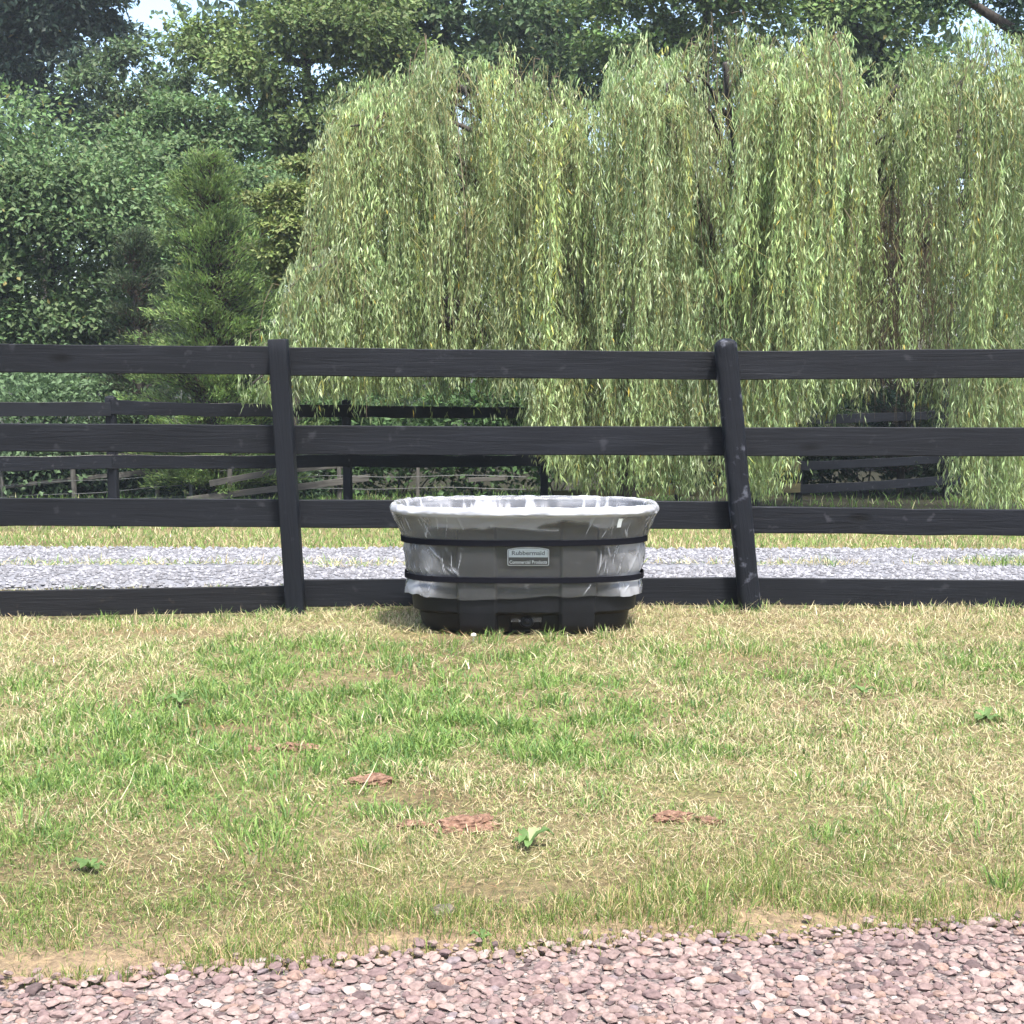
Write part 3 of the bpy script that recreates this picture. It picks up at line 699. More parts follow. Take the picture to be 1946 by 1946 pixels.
# liner: one film sheet, from inside, over the lip, down the outside
def film_material():
    m, t, b = mat_new('clear_film')
    a = nd(t, 'ShaderNodeVertexColor', layer_name='Col')
    sx_ = nd(t, 'ShaderNodeSeparateColor'); t.links.new(a.outputs['Color'], sx_.inputs[0])
    tp = nd(t, 'ShaderNodeBsdfTransparent'); tp.inputs['Color'].default_value = (0.97, 0.97, 0.98, 1)
    df = nd(t, 'ShaderNodeBsdfDiffuse'); df.inputs['Color'].default_value = (0.84, 0.85, 0.90, 1)
    tl_ = nd(t, 'ShaderNodeBsdfTranslucent'); tl_.inputs['Color'].default_value = (0.84, 0.85, 0.90, 1)
    dm = nd(t, 'ShaderNodeMixShader'); dm.inputs[0].default_value = 0.35
    t.links.new(df.outputs[0], dm.inputs[1]); t.links.new(tl_.outputs[0], dm.inputs[2])
    mx = nd(t, 'ShaderNodeMixShader'); t.links.new(sx_.outputs[0], mx.inputs[0]); t.links.new(tp.outputs[0], mx.inputs[1]); t.links.new(dm.outputs[0], mx.inputs[2])
    gl = nd(t, 'ShaderNodeBsdfGlossy'); gl.inputs['Roughness'].default_value = 0.16
    fr_ = nd(t, 'ShaderNodeFresnel'); fr_.inputs['IOR'].default_value = 1.5
    nz = nd(t, 'ShaderNodeTexNoise'); nz.inputs['Scale'].default_value = 26; nz.inputs['Detail'].default_value = 4
    tc = nd(t, 'ShaderNodeTexCoord'); t.links.new(tc.outputs['Object'], nz.inputs['Vector'])
    bp = nd(t, 'ShaderNodeBump'); bp.inputs['Strength'].default_value = 0.6; bp.inputs['Distance'].default_value = 0.007
    t.links.new(nz.outputs['Fac'], bp.inputs['Height'])
    t.links.new(bp.outputs[0], gl.inputs['Normal']); t.links.new(bp.outputs[0], fr_.inputs['Normal'])
    m3 = nd(t, 'ShaderNodeMixShader'); t.links.new(fr_.outputs[0], m3.inputs[0]); t.links.new(mx.outputs[0], m3.inputs[1]); t.links.new(gl.outputs[0], m3.inputs[2])
    t.links.new(m3.outputs[0], t.nodes['Material Output'].inputs['Surface'])
    return m
M['film'] = film_material()
NL = 780
LX, LY, LNX, LNY, _ = outline(0, NL)
S = np.arange(NL) * PERIM / NL                     # arc length
zin = np.concatenate([[0.06], np.linspace(0.12, 0.58, 12)]); nin = len(zin)
nlip = 15; zout = np.concatenate([np.linspace(0.605, 0.475, 24)[1:], np.linspace(0.468, 0.192, 50)]); nout = len(zout)
NV = nin + nlip + nout
O = np.zeros((NV, NL)); Z = np.zeros((NV, NL)); OP = np.zeros((NV, NL))
lr = np.random.default_rng(21)
def fold1(s, seed, freq):                              # sharp irregular folds along the perimeter
    a = 0
    for k in range(3):
        a = a + np.abs(2 * vnoise(s * freq * (1.6 ** k) + 31 * k, s * 0 + seed, seed + k) - 1) * (0.6 ** k)
    return 1 - a / 1.96
frontness = sstep(0.36, 0.60, np.abs(LX))
for i, z in enumerate(zin):
    fo = fold1(S + 0.03 * np.sin(z * 25) * (0.58 - z), 4, 15)
    O[i] = np.interp(z, [0.05, 0.2, 0.4, 0.58], [0.15, 0.12, 0.092, 0.064]) + 0.008 + 0.034 * fo ** 3 * sstep(0.6, 0.5, z) ; Z[i] = z
    OP[i] = 0.10 + 0.75 * sstep(0.55, 0.85, fo + 0.15 * vnoise(S * 3, S * 0 + z * 3, 8))
for k in range(nlip):
    i = nin + k; a = np.pi * 1.02 - k / (nlip - 1) * np.pi * 1.12
    rr = 0.0285 + 0.006 * (fold1(S, 9, 13) - 0.5) + 0.004 * (vnoise(S * 34, S * 0 + k * 0.5, 7) - .5)
    O[i] = 0.024 - rr * np.cos(a); Z[i] = 0.611 + rr * np.sin(a)
    OP[i] = (0.42 + 0.48 * sstep(.25, .75, fbm(S * 9, S * 0 + k * 0.25, 12, 3))) * (0.35 + 0.65 * sstep(2, 8, k)) + 0.35 * (1 - sstep(2, 8, k)) * sstep(.62, .85, fold1(S, 4, 15))
def hull_o(z): return smooth_wall_o(np.maximum(z, 0.128)) - 0.013
for k, z in enumerate(zout):
    i = nin + nlip + k
    if z > 0.47:
        f = (0.605 - z) / (0.605 - 0.475)
        sag_ = 0.010 * (fbm(S * 10, S * 0 + 4 * f, 45, 3) - 0.5)
        O[i] = sag_ * np.sin(np.pi * min(1, f * 1.3 if f < .77 else 1)) + (-0.0035) * (1 - f) + (hull_o(0.47) - 0.004) * f + 0.012 * np.sin(np.pi * f) * (1 - 0.6 * frontness)
        OP[i] = 0.085 + 0.5 * (1 - sstep(0.0, 0.14, f)) + 0.06 * frontness
        edge_ = 0.30 + 0.75 * (fbm(LX * 5 + 2, LX * 0 + 1, 44, 3) - 0.3) - 0.25 * np.exp(-((LX + .02) / .16) ** 2)
        OP[i] = OP[i] + 0.30 * (1 - frontness) * (1 - sstep(edge_, edge_ + 0.18, f)) + 0.25 * (1 - frontness) * np.exp(-((f - 0.52 - 0.08 * np.sin(LX * 9)) / 0.05) ** 2) * (np.abs(LX) < 0.17)  # whiter film paints the sky reflection on the upper front
    else:
        base = tank_o(LX, LY, z) * (1 - frontness) + smooth_wall_o(max(z, 0.128)) * frontness
        strap = np.exp(-((z - 0.463) / 0.03) ** 2) + np.exp(-((z - 0.279) / 0.03) ** 2)
        O[i] = base - 0.004 - 0.010 * frontness * (1 - np.clip(strap, 0, 1)) * (0.5 + vnoise(S * 5, S * 0 + z * 4, 13))
        hem = sstep(0.265, 0.195, z)
        O[i] -= hem * (0.004 + 0.016 * frontness * vnoise(S * 6, S * 0, 17))
        OP[i] = 0.06 + frontness * (0.07 + 0.30 * sstep(0.42, 0.72, fbm(S * 9 + 3 * z, S * 0 + z * 9, 47, 3))) + 0.12 * hem * frontness  # film ends whitened to paint in their reflective gloss
    Z[i] = z + (0.045 * (fbm(S * 5, S * 0, 19) - 0.5) - 0.012 * frontness * 0) * sstep(0.265, 0.195, z)
# creases: ridges with their own place, slant and length
no = nin + nlip; ZO = Z[no:]; SS = np.broadcast_to(S[None], ZO.shape)
s_front = PERIM * 0.75                                   # arc length at the front's middle
cre = []
def add_crease(s0, z0, ang, ln, wd, am):                     # starts at (s0, z0), runs along ang for 2*ln
    cre.append((s0 + math.sin(ang) * ln, z0 + math.cos(ang) * ln, ang, ln, wd, am))
for q_ in range(190):                                         # fans that spread from a pinch at a strap or under the lip
    ssd = lr.choice([-1, 1]); off = ssd * lr.uniform(0.33, 1.0); half = lr.choice([0, 0, PERIM / 2])
    z0, up_ = [(0.475, 1), (0.45, -1), (0.292, 1), (0.266, -1), (0.598, -1)][lr.choice(5, p=[.2, .24, .26, .12, .18])]
    mid_a = lr.normal(0.35 * ssd, 0.45); k = int(lr.integers(2, 6)); wide = lr.uniform(0.25, 0.9)
    for a in range(k):
        an = mid_a + wide * ((a + lr.uniform(-.3, .3)) / max(1, k - 1) - 0.5)
        if up_ < 0: an += math.pi
        add_crease(s_front + off + half + lr.normal(0, .006), z0, an, lr.uniform(0.015, 0.075) * (0.6 if z0 < 0.27 else 1), lr.uniform(0.0016, 0.005), 0.10 + 0.8 * lr.random() ** 2.2)
for q_ in range(26):                                         # a few faint ones across the front
    off = lr.uniform(-.34, .34); z0 = lr.choice([lr.uniform(.20, .26), lr.uniform(.3, .44), lr.uniform(.49, .58)])
    if abs(off) < .14 and z0 > .3 and z0 < .47: continue
    add_crease(s_front + off, z0, lr.uniform(-1.4, 1.4), lr.uniform(.012, .04), lr.uniform(.002, .004), 0.1 + 0.3 * lr.random() ** 2)
fr2 = np.broadcast_to(frontness[None], ZO.shape)
sl_ = np.where(LX > 0, 1.0, -1.0)[None] * np.where(LY > 0, -1.0, 1.0)[None]
pl = fold1(SS + sl_ * 0.55 * (ZO - 0.4) + 0.02 * np.sin(ZO * 40 + SS * 7), 51, 12); pl2 = fold1(SS - sl_ * 0.8 * (ZO - 0.3), 58, 9)
pleat = np.clip((np.maximum(pl, pl2 * 0.97) - 0.72) / 0.28, 0, 1) ** 1.5 * fr2 * (0.35 + 0.65 * sstep(0.3, 0.7, fbm(SS * 8, ZO * 8, 59, 2)))
DO = 0.009 * pleat; DP = 0.34 * pleat
for s0, z0, ang, ln, wd, am in cre:
    ds = (SS - s0 + PERIM / 2) % PERIM - PERIM / 2; dz = ZO - z0
    al = ds * math.sin(ang) + dz * math.cos(ang); pe_ = ds * math.cos(ang) - dz * math.sin(ang) + 1.6 * (al ** 2) * (1 if ang > 0 else -1)
    gq = np.exp(-(pe_ / wd) ** 2) * np.clip(1 - (al / ln) ** 2, 0, 1)
    DO += gq * am * wd * 1.6; DP = np.maximum(DP, gq * am * 0.55)
strap_m = np.clip(np.exp(-((ZO - 0.463) / 0.02) ** 2) + np.exp(-((ZO - 0.279) / 0.02) ** 2), 0, 1)
O[no:] -= DO * (1 - strap_m); OP[no:] = np.maximum(OP[no:], DP + OP[no:] * 0.6)
lab_m = np.exp(-((LX[None] - 0.018) / 0.13) ** 6) * (LY[None] < 0) * np.exp(-((ZO - 0.40) / 0.06) ** 6)
OP[no:] *= 1 - 0.6 * lab_m
O[no:] -= 0.004 * (fbm(SS * 14, ZO * 14, 23, 3) - 0.5) * (1 - strap_m) * (1 - lab_m) + 0.0045 * lab_m
lv = np.stack([LX[None] - LNX[None] * O, LY[None] - LNY[None] * O, Z], -1).reshape(-1, 3)
lc = np.repeat(np.clip(OP, 0, 0.95).reshape(-1)[:, None], 3, 1)
liner = mesh_np('tank_liner', lv, grid_faces(NL, NV, True)[:, ::-1], M['film'], None, True, lc)
liner.location = (TX, TY, TZ)
tag(liner, 'wrinkled clear plastic liner pulled over the rim of the black stock tank', 'plastic liner')
# white sticker on the film near the rim
q = int((0.75 + 0.47 / PERIM) * NL) % NL
k0 = nin + nlip + 3
def lp(i, j): return lv[(i * NL + j % NL)]
ia = np.arange(k0, k0 + 9); ja = np.arange(q, q + 6)
sv = np.array([[lp(i, j) + np.array((LNX[j % NL], LNY[j % NL], 0)) * 0.002 for j in ja] for i in ia]).reshape(-1, 3)
st = mesh_np('sticker', sv, grid_faces(len(ja), len(ia))[:, ::-1], M['lab_white'], liner, True)
# straps
def strap_ring(name, z, label, extra):
    o_ = float(hull_o(z)) - 0.0085
    h, t_ = 0.0145, 0.003; ringsS = []
    for (dz, do) in ((-h, 0), (-h * .92, -t_), (h * .92, -t_), (h, 0)):
        zz = z + dz + 0.0025 * (fbm(S[::2] * 3, S[::2] * 0 + extra, 31) - 0.5) * 2
        oo = o_ + do - 0.002 * vnoise(S[::2] * 5, S[::2] * 0, 33)
        ringsS.append(np.stack([LX[::2] - LNX[::2] * oo, LY[::2] - LNY[::2] * oo, zz], -1))
    nn = NL // 2; v = np.concatenate(ringsS); F_ = grid_faces(nn, 4, True)
    j = np.arange(nn); F_ = np.concatenate([F_, np.stack([j, 3 * nn + j, 3 * nn + (j + 1) % nn, (j + 1) % nn], -1)])
    o = mesh_np(name, v, F_, M['strap'], None, False); o.location = (TX, TY, TZ)
    return tag(o, label, 'strap', 'black straps round the tank')
M['strap'] = noise_material('black_elastic', [(0.3, (0.0025, 0.0025, 0.004)), (0.7, (0.006, 0.006, 0.009))], (1, 1, 1), 200, 0.9, 0.3, 0.002, spec=0.08)
strap_ring('strap', 0.463, 'upper black elastic strap round the lined tank, just below its rim', 1)
strap_ring('strap', 0.279, 'lower black elastic strap round the lined tank, below the maker label', 2)

# ------------------------------------------------------------------ grass
def green_map(x, y):
    g = fbm(x * 0.9 + 4, y * 0.8, 51, 3) * 0.62 + fbm(x * 3.2, y * 3.2, 52, 3) * 0.38
    g = sstep(0.33, 0.60, g)
    g = g - 0.45 * sstep(6.3, 7.3, y) + 0.10 * sstep(6.4, 5.4, y) - 0.28 * sstep(0.4, 2.0, x) * sstep(5.0, 5.8, y) - 0.5 * np.exp(-((x - 1.35) / .4) ** 2 - ((y - 4.3) / .35) ** 2)
    g = g + 0.25 * np.exp(-((y - 5.6) / 0.35) ** 2) * (x < 0.3) + 0.2 * sstep(-0.4, -1.1, x) * sstep(5.2, 4.2, y)
    return np.clip(g, 0, 1)
GREEN = np.array([(0.122, 0.205, 0.048), (0.158, 0.240, 0.060), (0.21, 0.275, 0.085), (0.10, 0.178, 0.058)])
STRAW = np.array([(0.46, 0.395, 0.235), (0.40, 0.345, 0.20), (0.54, 0.475, 0.315), (0.36, 0.275, 0.165), (0.36, 0.35, 0.165)])
def blade_cols(n, g, r):
    isg = r.random(n) < g
    c = np.where(isg[:, None], GREEN[r.integers(0, len(GREEN), n)], STRAW[r.integers(0, len(STRAW), n)])
    return c * r.uniform(0.78, 1.25, (n, 1))
def not_tub(x, y): return ((np.abs(x - TX) / 0.55) ** 2.6 + (np.abs(y - TY) / 0.27) ** 2.6) > 1
gr = np.random.default_rng(77)
mb = MB()
def scatter(n, ya, yb, r, spread=0.36, add=0.7):
    y = ya + (yb - ya) * r.random(n) ** 0.85
    x = (2 * r.random(n) - 1) * (y * spread + add)
    return x, y
soil_spots = [(-1.02, 5.02, .24, .11), (-0.72, 4.98, .16, .08), (-0.53, 4.52, .12, .07), (-0.31, 4.15, .24, .09), (0.62, 4.17, .17, .07), (0.16, 6.72, .13, .06), (-0.62, 6.45, .25, .08), (-0.35, 6.86, .3, .10), (-1.9, 7.2, .5, .12), (1.05, 6.3, .2, .08), (-0.22, 3.12, .36, .065), (0.2, 3.18, .22, .05), (-.95, 3.0, .22, .06), (.75, 3.25, .22, .05), (1.2, 3.32, .2, .05), (-0.05, 3.42, .3, .07), (-.6, 5.9, .2, .09)]
def soil(x, y):
    s = 0
    for a, b, u, v_ in soil_spots: s = np.maximum(s, np.exp(-((x - a) / u) ** 2 - ((y - b) / v_) ** 2))
    return s
# upright clipped blades
x, y = scatter(172000, 2.95, 8.75, gr); x2, y2 = scatter(52000, 3.05, 5.2, gr, 0.36, 0.35); x = np.concatenate([x, x2]); y = np.concatenate([y, y2])
cl = fbm(x * 7, y * 7, 61, 2); g_ = green_map(x, y)
keep = (gr.random(len(x)) < 0.35 + 0.9 * sstep(0.3, 0.6, cl)) & not_tub(x, y) & (y > path_edge(x) - 0.01 + 0.10 * gr.random(len(x)) ** 2) & (gr.random(len(x)) > 1.1 * soil(x, y)) & (y < road_near(x) + 0.05)
x, y, g_, cl = x[keep], y[keep], g_[keep], cl[keep]; n = len(x)
near_s = sstep(3.95, 3.5, y)
L = gr.uniform(0.022, 0.058, n) * (0.62 + 0.38 * sstep(3.4, 5.2, y)) * (0.75 + 0.75 * sstep(0.45, 0.7, cl)) * (0.8 + 0.35 * g_) * (1 + 0.1 * near_s)
W = gr.uniform(0.0027, 0.0058, n) * (0.68 + 0.32 * sstep(3.4, 5.2, y)) * (1 - 0.35 * near_s) * (0.85 + 0.35 * g_)
fleck = np.clip(g_ * 0.58 + 0.38 + 0.1 * near_s - 0.22 * sstep(6.5, 7.3, y) - 0.12 * sstep(.5, 1.8, x), 0, 0.95)
c = blade_cols(n, fleck, gr)
ol = (near_s * 0.75)[:, None]; c = c * (1 - ol) + c * np.array([0.78, 0.74, 0.62]) * ol
L = L * (1 - 0.5 * np.exp(-((x - TX) / .5) ** 4 - ((y - 6.85) / .14) ** 2))
v, f = blades(np.stack([x, y, ground_z(x, y) - 0.004], -1), L, W, gr.uniform(0, 6.28, n), np.abs(gr.normal(0, 0.55, n)) + 0.1, gr.uniform(0.1, 1.1, n), gr.uniform(0, 3.14, n))
mb.add(v, f3=f, c=np.repeat(c, 5, 0))
# finer olive grass along the edge of the gravel
x = gr.uniform(-2.3, 2.3, 42000); y = path_edge(x) - 0.02 + np.abs(gr.normal(0, 0.30, len(x))) - 0.06 * (gr.random(len(x)) < 0.05)
tf = fbm(x * 5, y * 4, 66, 3); keep = (gr.random(len(x)) < 0.12 + 1.3 * sstep(0.42, 0.6, tf)) & (gr.random(len(x)) > 0.9 * soil(x, y)) & (y < 4.0)
x, y, tf = x[keep], y[keep], tf[keep]; n = len(x)
v, f = blades(np.stack([x, y, ground_z(x, y) - 0.003], -1), gr.uniform(0.02, 0.055, n) * (0.7 + 0.8 * sstep(.45, .7, tf)), gr.uniform(0.0014, 0.0026, n), gr.uniform(0, 6.28, n), np.abs(gr.normal(0.2, 0.45, n)), gr.uniform(0.1, 1.0, n), gr.uniform(0, 3.14, n))
mb.add(v, f3=f, c=np.repeat(blade_cols(n, 0.72, gr) * np.array([0.95, 0.85, 0.8]), 5, 0))
# flat clippings and thatch
x, y = scatter(90000, 2.95, 8.6, gr); g_ = green_map(x, y)
keep = (gr.random(len(x)) < 0.85 - 0.55 * g_) & not_tub(x, y) & (y > path_edge(x) - 0.04 * gr.random(len(x))) & (gr.random(len(x)) > 0.55 * soil(x, y))
x, y, g_ = x[keep], y[keep], g_[keep]; n = len(x)
c = blade_cols(n, 0.22 + 0.25 * g_, gr); so = soil(x, y)[:, None]; c = c * (1 - so) + c * np.array([0.78, 0.55, 0.45]) * so
sc_ = np.clip(y / 5.6, 0.5, 1.0)
v, f = blades(np.stack([x, y, ground_z(x, y) + gr.uniform(0.001, 0.02, n) * sc_], -1), gr.uniform(0.03, 0.09, n) * sc_, gr.uniform(0.002, 0.0042, n) * sc_, gr.uniform(0, 6.28, n), np.clip(gr.normal(1.35, 0.22, n), 0.7, 1.62), gr.normal(0.0, 0.35, n), gr.uniform(0, 3.14, n))
mb.add(v, f3=f, c=np.repeat(c, 5, 0))
# a felt of short dead blades under the nearest grass
x, y = scatter(42000, 3.0, 4.9, gr, 0.36, 0.4); k_ = (y > path_edge(x) + 0.02) & (gr.random(len(x)) > 0.8 * soil(x, y)); x, y = x[k_], y[k_]; n = len(x)
v, f = blades(np.stack([x, y, ground_z(x, y) + gr.uniform(0, 0.008, n)], -1), gr.uniform(0.012, 0.035, n), gr.uniform(0.0012, 0.0024, n), gr.uniform(0, 6.28, n), np.clip(gr.normal(1.2, 0.35, n), 0.3, 1.6), gr.normal(0.0, 0.4, n), gr.uniform(0, 3.14, n))
mb.add(v, f3=f, c=np.repeat(blade_cols(n, 0.25 + 0.35 * green_map(x, y), gr) * np.array([0.92, 0.9, 0.85]), 5, 0))
# long bent stalks
n = 190; x, y = scatter(n, 3.3, 7.6, gr); k_ = not_tub(x, y); x, y = x[k_], y[k_]; n = len(x)
v, f = blades(np.stack([x, y, ground_z(x, y) + 0.012], -1), gr.uniform(0.08, 0.16, n), gr.uniform(0.002, 0.0036, n), gr.uniform(0, 6.28, n), np.clip(gr.normal(1.3, 0.25, n), 0.5, 1.55), gr.normal(0.05, 0.2, n), gr.uniform(0, 3.14, n))
mb.add(v, f3=f, c=np.repeat(STRAW[gr.integers(0, 3, n)], 5, 0))
# tufts of taller green grass
tx_, ty_ = scatter(150, 3.25, 7.6, gr)
pick = (gr.random(150) < 0.25 + 0.75 * green_map(tx_, ty_)); tx_, ty_ = tx_[pick], ty_[pick]
extra = np.array([(-.14, 6.72), (.19, 6.80), (-.08, 6.70), (-1.28, 7.58), (1.28, 7.58), (1.34, 7.6), (-2.2, 7.6), (-1.9, 7.63), (.45, 6.82)])
tx_ = np.concatenate([tx_, extra[:, 0]]); ty_ = np.concatenate([ty_, extra[:, 1]])
for a, b in zip(tx_, ty_):
    m_ = int(gr.integers(25, 70)); rr = gr.uniform(0.03, 0.12); az = gr.uniform(0, 6.28, m_); rad = rr * np.sqrt(gr.random(m_))
    x = a + rad * np.cos(az); y = b + rad * np.sin(az)
    v, f = blades(np.stack([x, y, ground_z(x, y) - 0.003], -1), gr.uniform(0.035, 0.095, m_), gr.uniform(0.003, 0.0055, m_), az + gr.normal(0, .6, m_), np.abs(gr.normal(0.35, 0.25, m_)), gr.uniform(0.1, 0.9, m_), gr.uniform(0, 3.14, m_))
    mb.add(v, f3=f, c=np.repeat(blade_cols(m_, 0.88, gr), 5, 0))
o = mb.build('grass', M['grass']); tag(o, 'mown grass with dry straw clippings in front of the fence', 'grass', kind='stuff')
# verges by the road and the field behind
mb = MB()
def verge(n, ya, yb, lo, hi, wd, g, spread=0.40, add=1.2, cond=None, lean=0.5, tint=(1, 1, 1), up=0.005):
    y = gr.uniform(ya, yb, n); x = (2 * gr.random(n) - 1) * (y * spread + add)
    if cond is not None: k = cond(x, y); x, y = x[k], y[k]
    n = len(x); gm = np.clip(g + 0.6 * (fbm(x * 0.8, y * 1.2, 71) - 0.5), 0, 1)
    v, f = blades(np.stack([x, y, ground_z(x, y) + up], -1), gr.uniform(lo, hi, n), gr.uniform(wd * .7, wd * 1.3, n), gr.uniform(0, 6.28, n), np.abs(gr.normal(lean, 0.4, n)), gr.uniform(0.1, 0.8, n), gr.uniform(0, 3.14, n))
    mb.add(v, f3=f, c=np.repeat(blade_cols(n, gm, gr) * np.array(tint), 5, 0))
verge(28000, 11.4, 17.5, 0.04, 0.10, 0.007, 0.80, cond=lambda x, y: y > road_far(x) - 0.12 * gr.random(len(x)))
verge(6000, 11.4, 15.0, 0.04, 0.10, 0.006, 0.25, cond=lambda x, y: y > road_far(x) - 0.25 * gr.random(len(x)), lean=1.25)
verge(8000, 9.7, 10.4, 0.05, 0.10, 0.006, 0.25, cond=lambda x, y: np.abs(y - (10.04 + 0.05 * np.sin(x * 2))) < 0.30 * vnoise(x * 1.5, x * 0, 75) - 0.02, lean=1.0, up=0.025)
verge(5000, 9.8, 10.3, 0.05, 0.10, 0.006, 0.8, up=0.025, cond=lambda x, y: (x > 2.2) & (vnoise(x * 1.1, x * 0, 76) > 0.45))
verge(12000, 17.5, 29, 0.08, 0.22, 0.013, 0.93, tint=(0.6, 0.68, 0.62), cond=lambda x, y: (x < 3) | (y < 17.6) | (gr.random(len(x)) < .25))  # farthest grass tinted dark, tree shade put into its colour
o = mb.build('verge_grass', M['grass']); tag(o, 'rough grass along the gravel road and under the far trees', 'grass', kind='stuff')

# ------------------------------------------------------------------ trees
def jitter_path(a, b, n, amp, r, sag=0.0):
    a = np.asarray(a, float); b = np.asarray(b, float); t = np.linspace(0, 1, n)[:, None]
    p = a + (b - a) * t
    k = r.normal(0, amp, (n, 3)); k[0] = 0; k[-1] = 0
    return p + np.cumsum(k, 0) * 0.35 * np.sin(np.pi * t) + np.array((0, 0, 1.0)) * (sag * np.sin(np.pi * t))
def broadleaf(name, label, px, Y, ytop, ybot, wpx, col, n, L, seed, trunk=0.16, nclump=70, depth=0.8, tlean=0.0, cl=0.24, var=0.3, asp=0.55, up=0.9, group=None, trunk_px=None, drop=()):
    r = np.random.default_rng(seed)
    x = (px - CX) / F_PX * Y; rx = wpx / F_PX * Y / 2
    zt, zb = zpx(ytop, Y), zpx(ybot, Y); zc, rz = (zt + zb) / 2, (zt - zb) / 2
    bx = x if trunk_px is None else (trunk_px - CX) / F_PX * Y
    base = np.array((bx, Y, gz(bx, Y)))
    t = thing(name, label, 'tree', tuple(base), group)
    # foliage clumps in the crown's volume
    d = norm(r.normal(size=(nclump * 3, 3))); d = d[(d[:, 1] < 0.35) | (r.random(len(d)) < 0.35)][:nclump]
    rad = r.uniform(0.25, 1.0, len(d)) ** 0.5
    lump = 0.72 + 0.5 * r.random(len(d))
    C_ = np.array((x, Y, zc)) + d * (rad * lump)[:, None] * np.array((rx, rx * depth, rz)) * 0.88
    for (hx, hy, hr) in drop:                                   # open places in the crown
        hp = P(hx, hy, Y); k = np.hypot(C_[:, 0] - hp[0], C_[:, 2] - hp[2]) > hr; C_ = C_[k]
    m = len(C_); R_ = min(rx, rz) * cl * r.uniform(0.55, 1.5, m)
    per = R_ ** 2 / (R_ ** 2).sum(); own = r.choice(m, n, p=per)
    dd = norm(r.normal(size=(n, 3))); low = (dd[:, 2] < -0.25) & (r.random(n) < 0.6); dd[low, 2] *= -1
    rr = R_[own] * np.clip(r.normal(0.8, 0.28, n), 0.05, 1.5)
    pos = C_[own] + dd * rr[:, None] * np.array((1.15, 1.0, asp))
    pos += 0.35 * R_[own][:, None] * (np.stack([vnoise(pos[:, 0] * 3, pos[:, 2] * 3, seed), vnoise(pos[:, 1] * 3, pos[:, 2] * 3, seed + 1), vnoise(pos[:, 0] * 3, pos[:, 1] * 3, seed + 2)], -1) - 0.5)
    nr_ = norm(dd * 0.9 + np.array((0, -0.25, up)) + r.normal(0, 0.38, (n, 3)))
    ax = norm(dd * 0.8 + r.normal(0, 0.7, (n, 3)) + np.array((0, 0, -0.35)))
    tone = (0.75 + 0.5 * r.random(m))[own] * r.uniform(1 - var, 1 + var, n)
    c = np.asarray(col)[None] * tone[:, None] * (1 + (r.random((n, 3)) - 0.5) * 0.22)
    yel = r.random(n) < 0.006; c[yel] = np.array((0.20, 0.17, 0.06))
    mb = MB(); v, f = leaves(pos, ax, nr_, r.uniform(0.7, 1.35, n) * L, r.uniform(0.45, 0.75, n) * L)
    mb.add(v, f3=f, c=np.repeat(c, 4, 0)); o = mb.build('crown', M['leaf'], t); o['kind'] = 'stuff'
    # trunk and limbs
    mb = MB(); topp = np.array((x + tlean, Y, zc + rz * 0.45)); tp = jitter_path(base - (0, 0, .2), topp, 14, 0.12, r)
    v, f3, q = tube_arrays(tp, np.linspace(trunk * 1.15, trunk * 0.22, 14), 10); mb.add(v, f3, q)
    trunk_o = mb.build('trunk', M['bark'], t, True)
    for k in r.permutation(m)[:min(m, 20)]:
        s = int(np.clip(np.searchsorted(tp[:, 2], C_[k][2] - 0.5 * np.linalg.norm(C_[k][:2] - tp[0][:2])), 4, 12))
        pth = jitter_path(tp[s], C_[k], 8, 0.10, r, 0.15 * rx * 0.3)
        mb = MB(); v, f3, q = tube_arrays(pth, np.linspace(trunk * 0.33, trunk * 0.07, 8), 6); mb.add(v, f3, q); mb.build('limb', M['bark'], trunk_o, True)
    return t
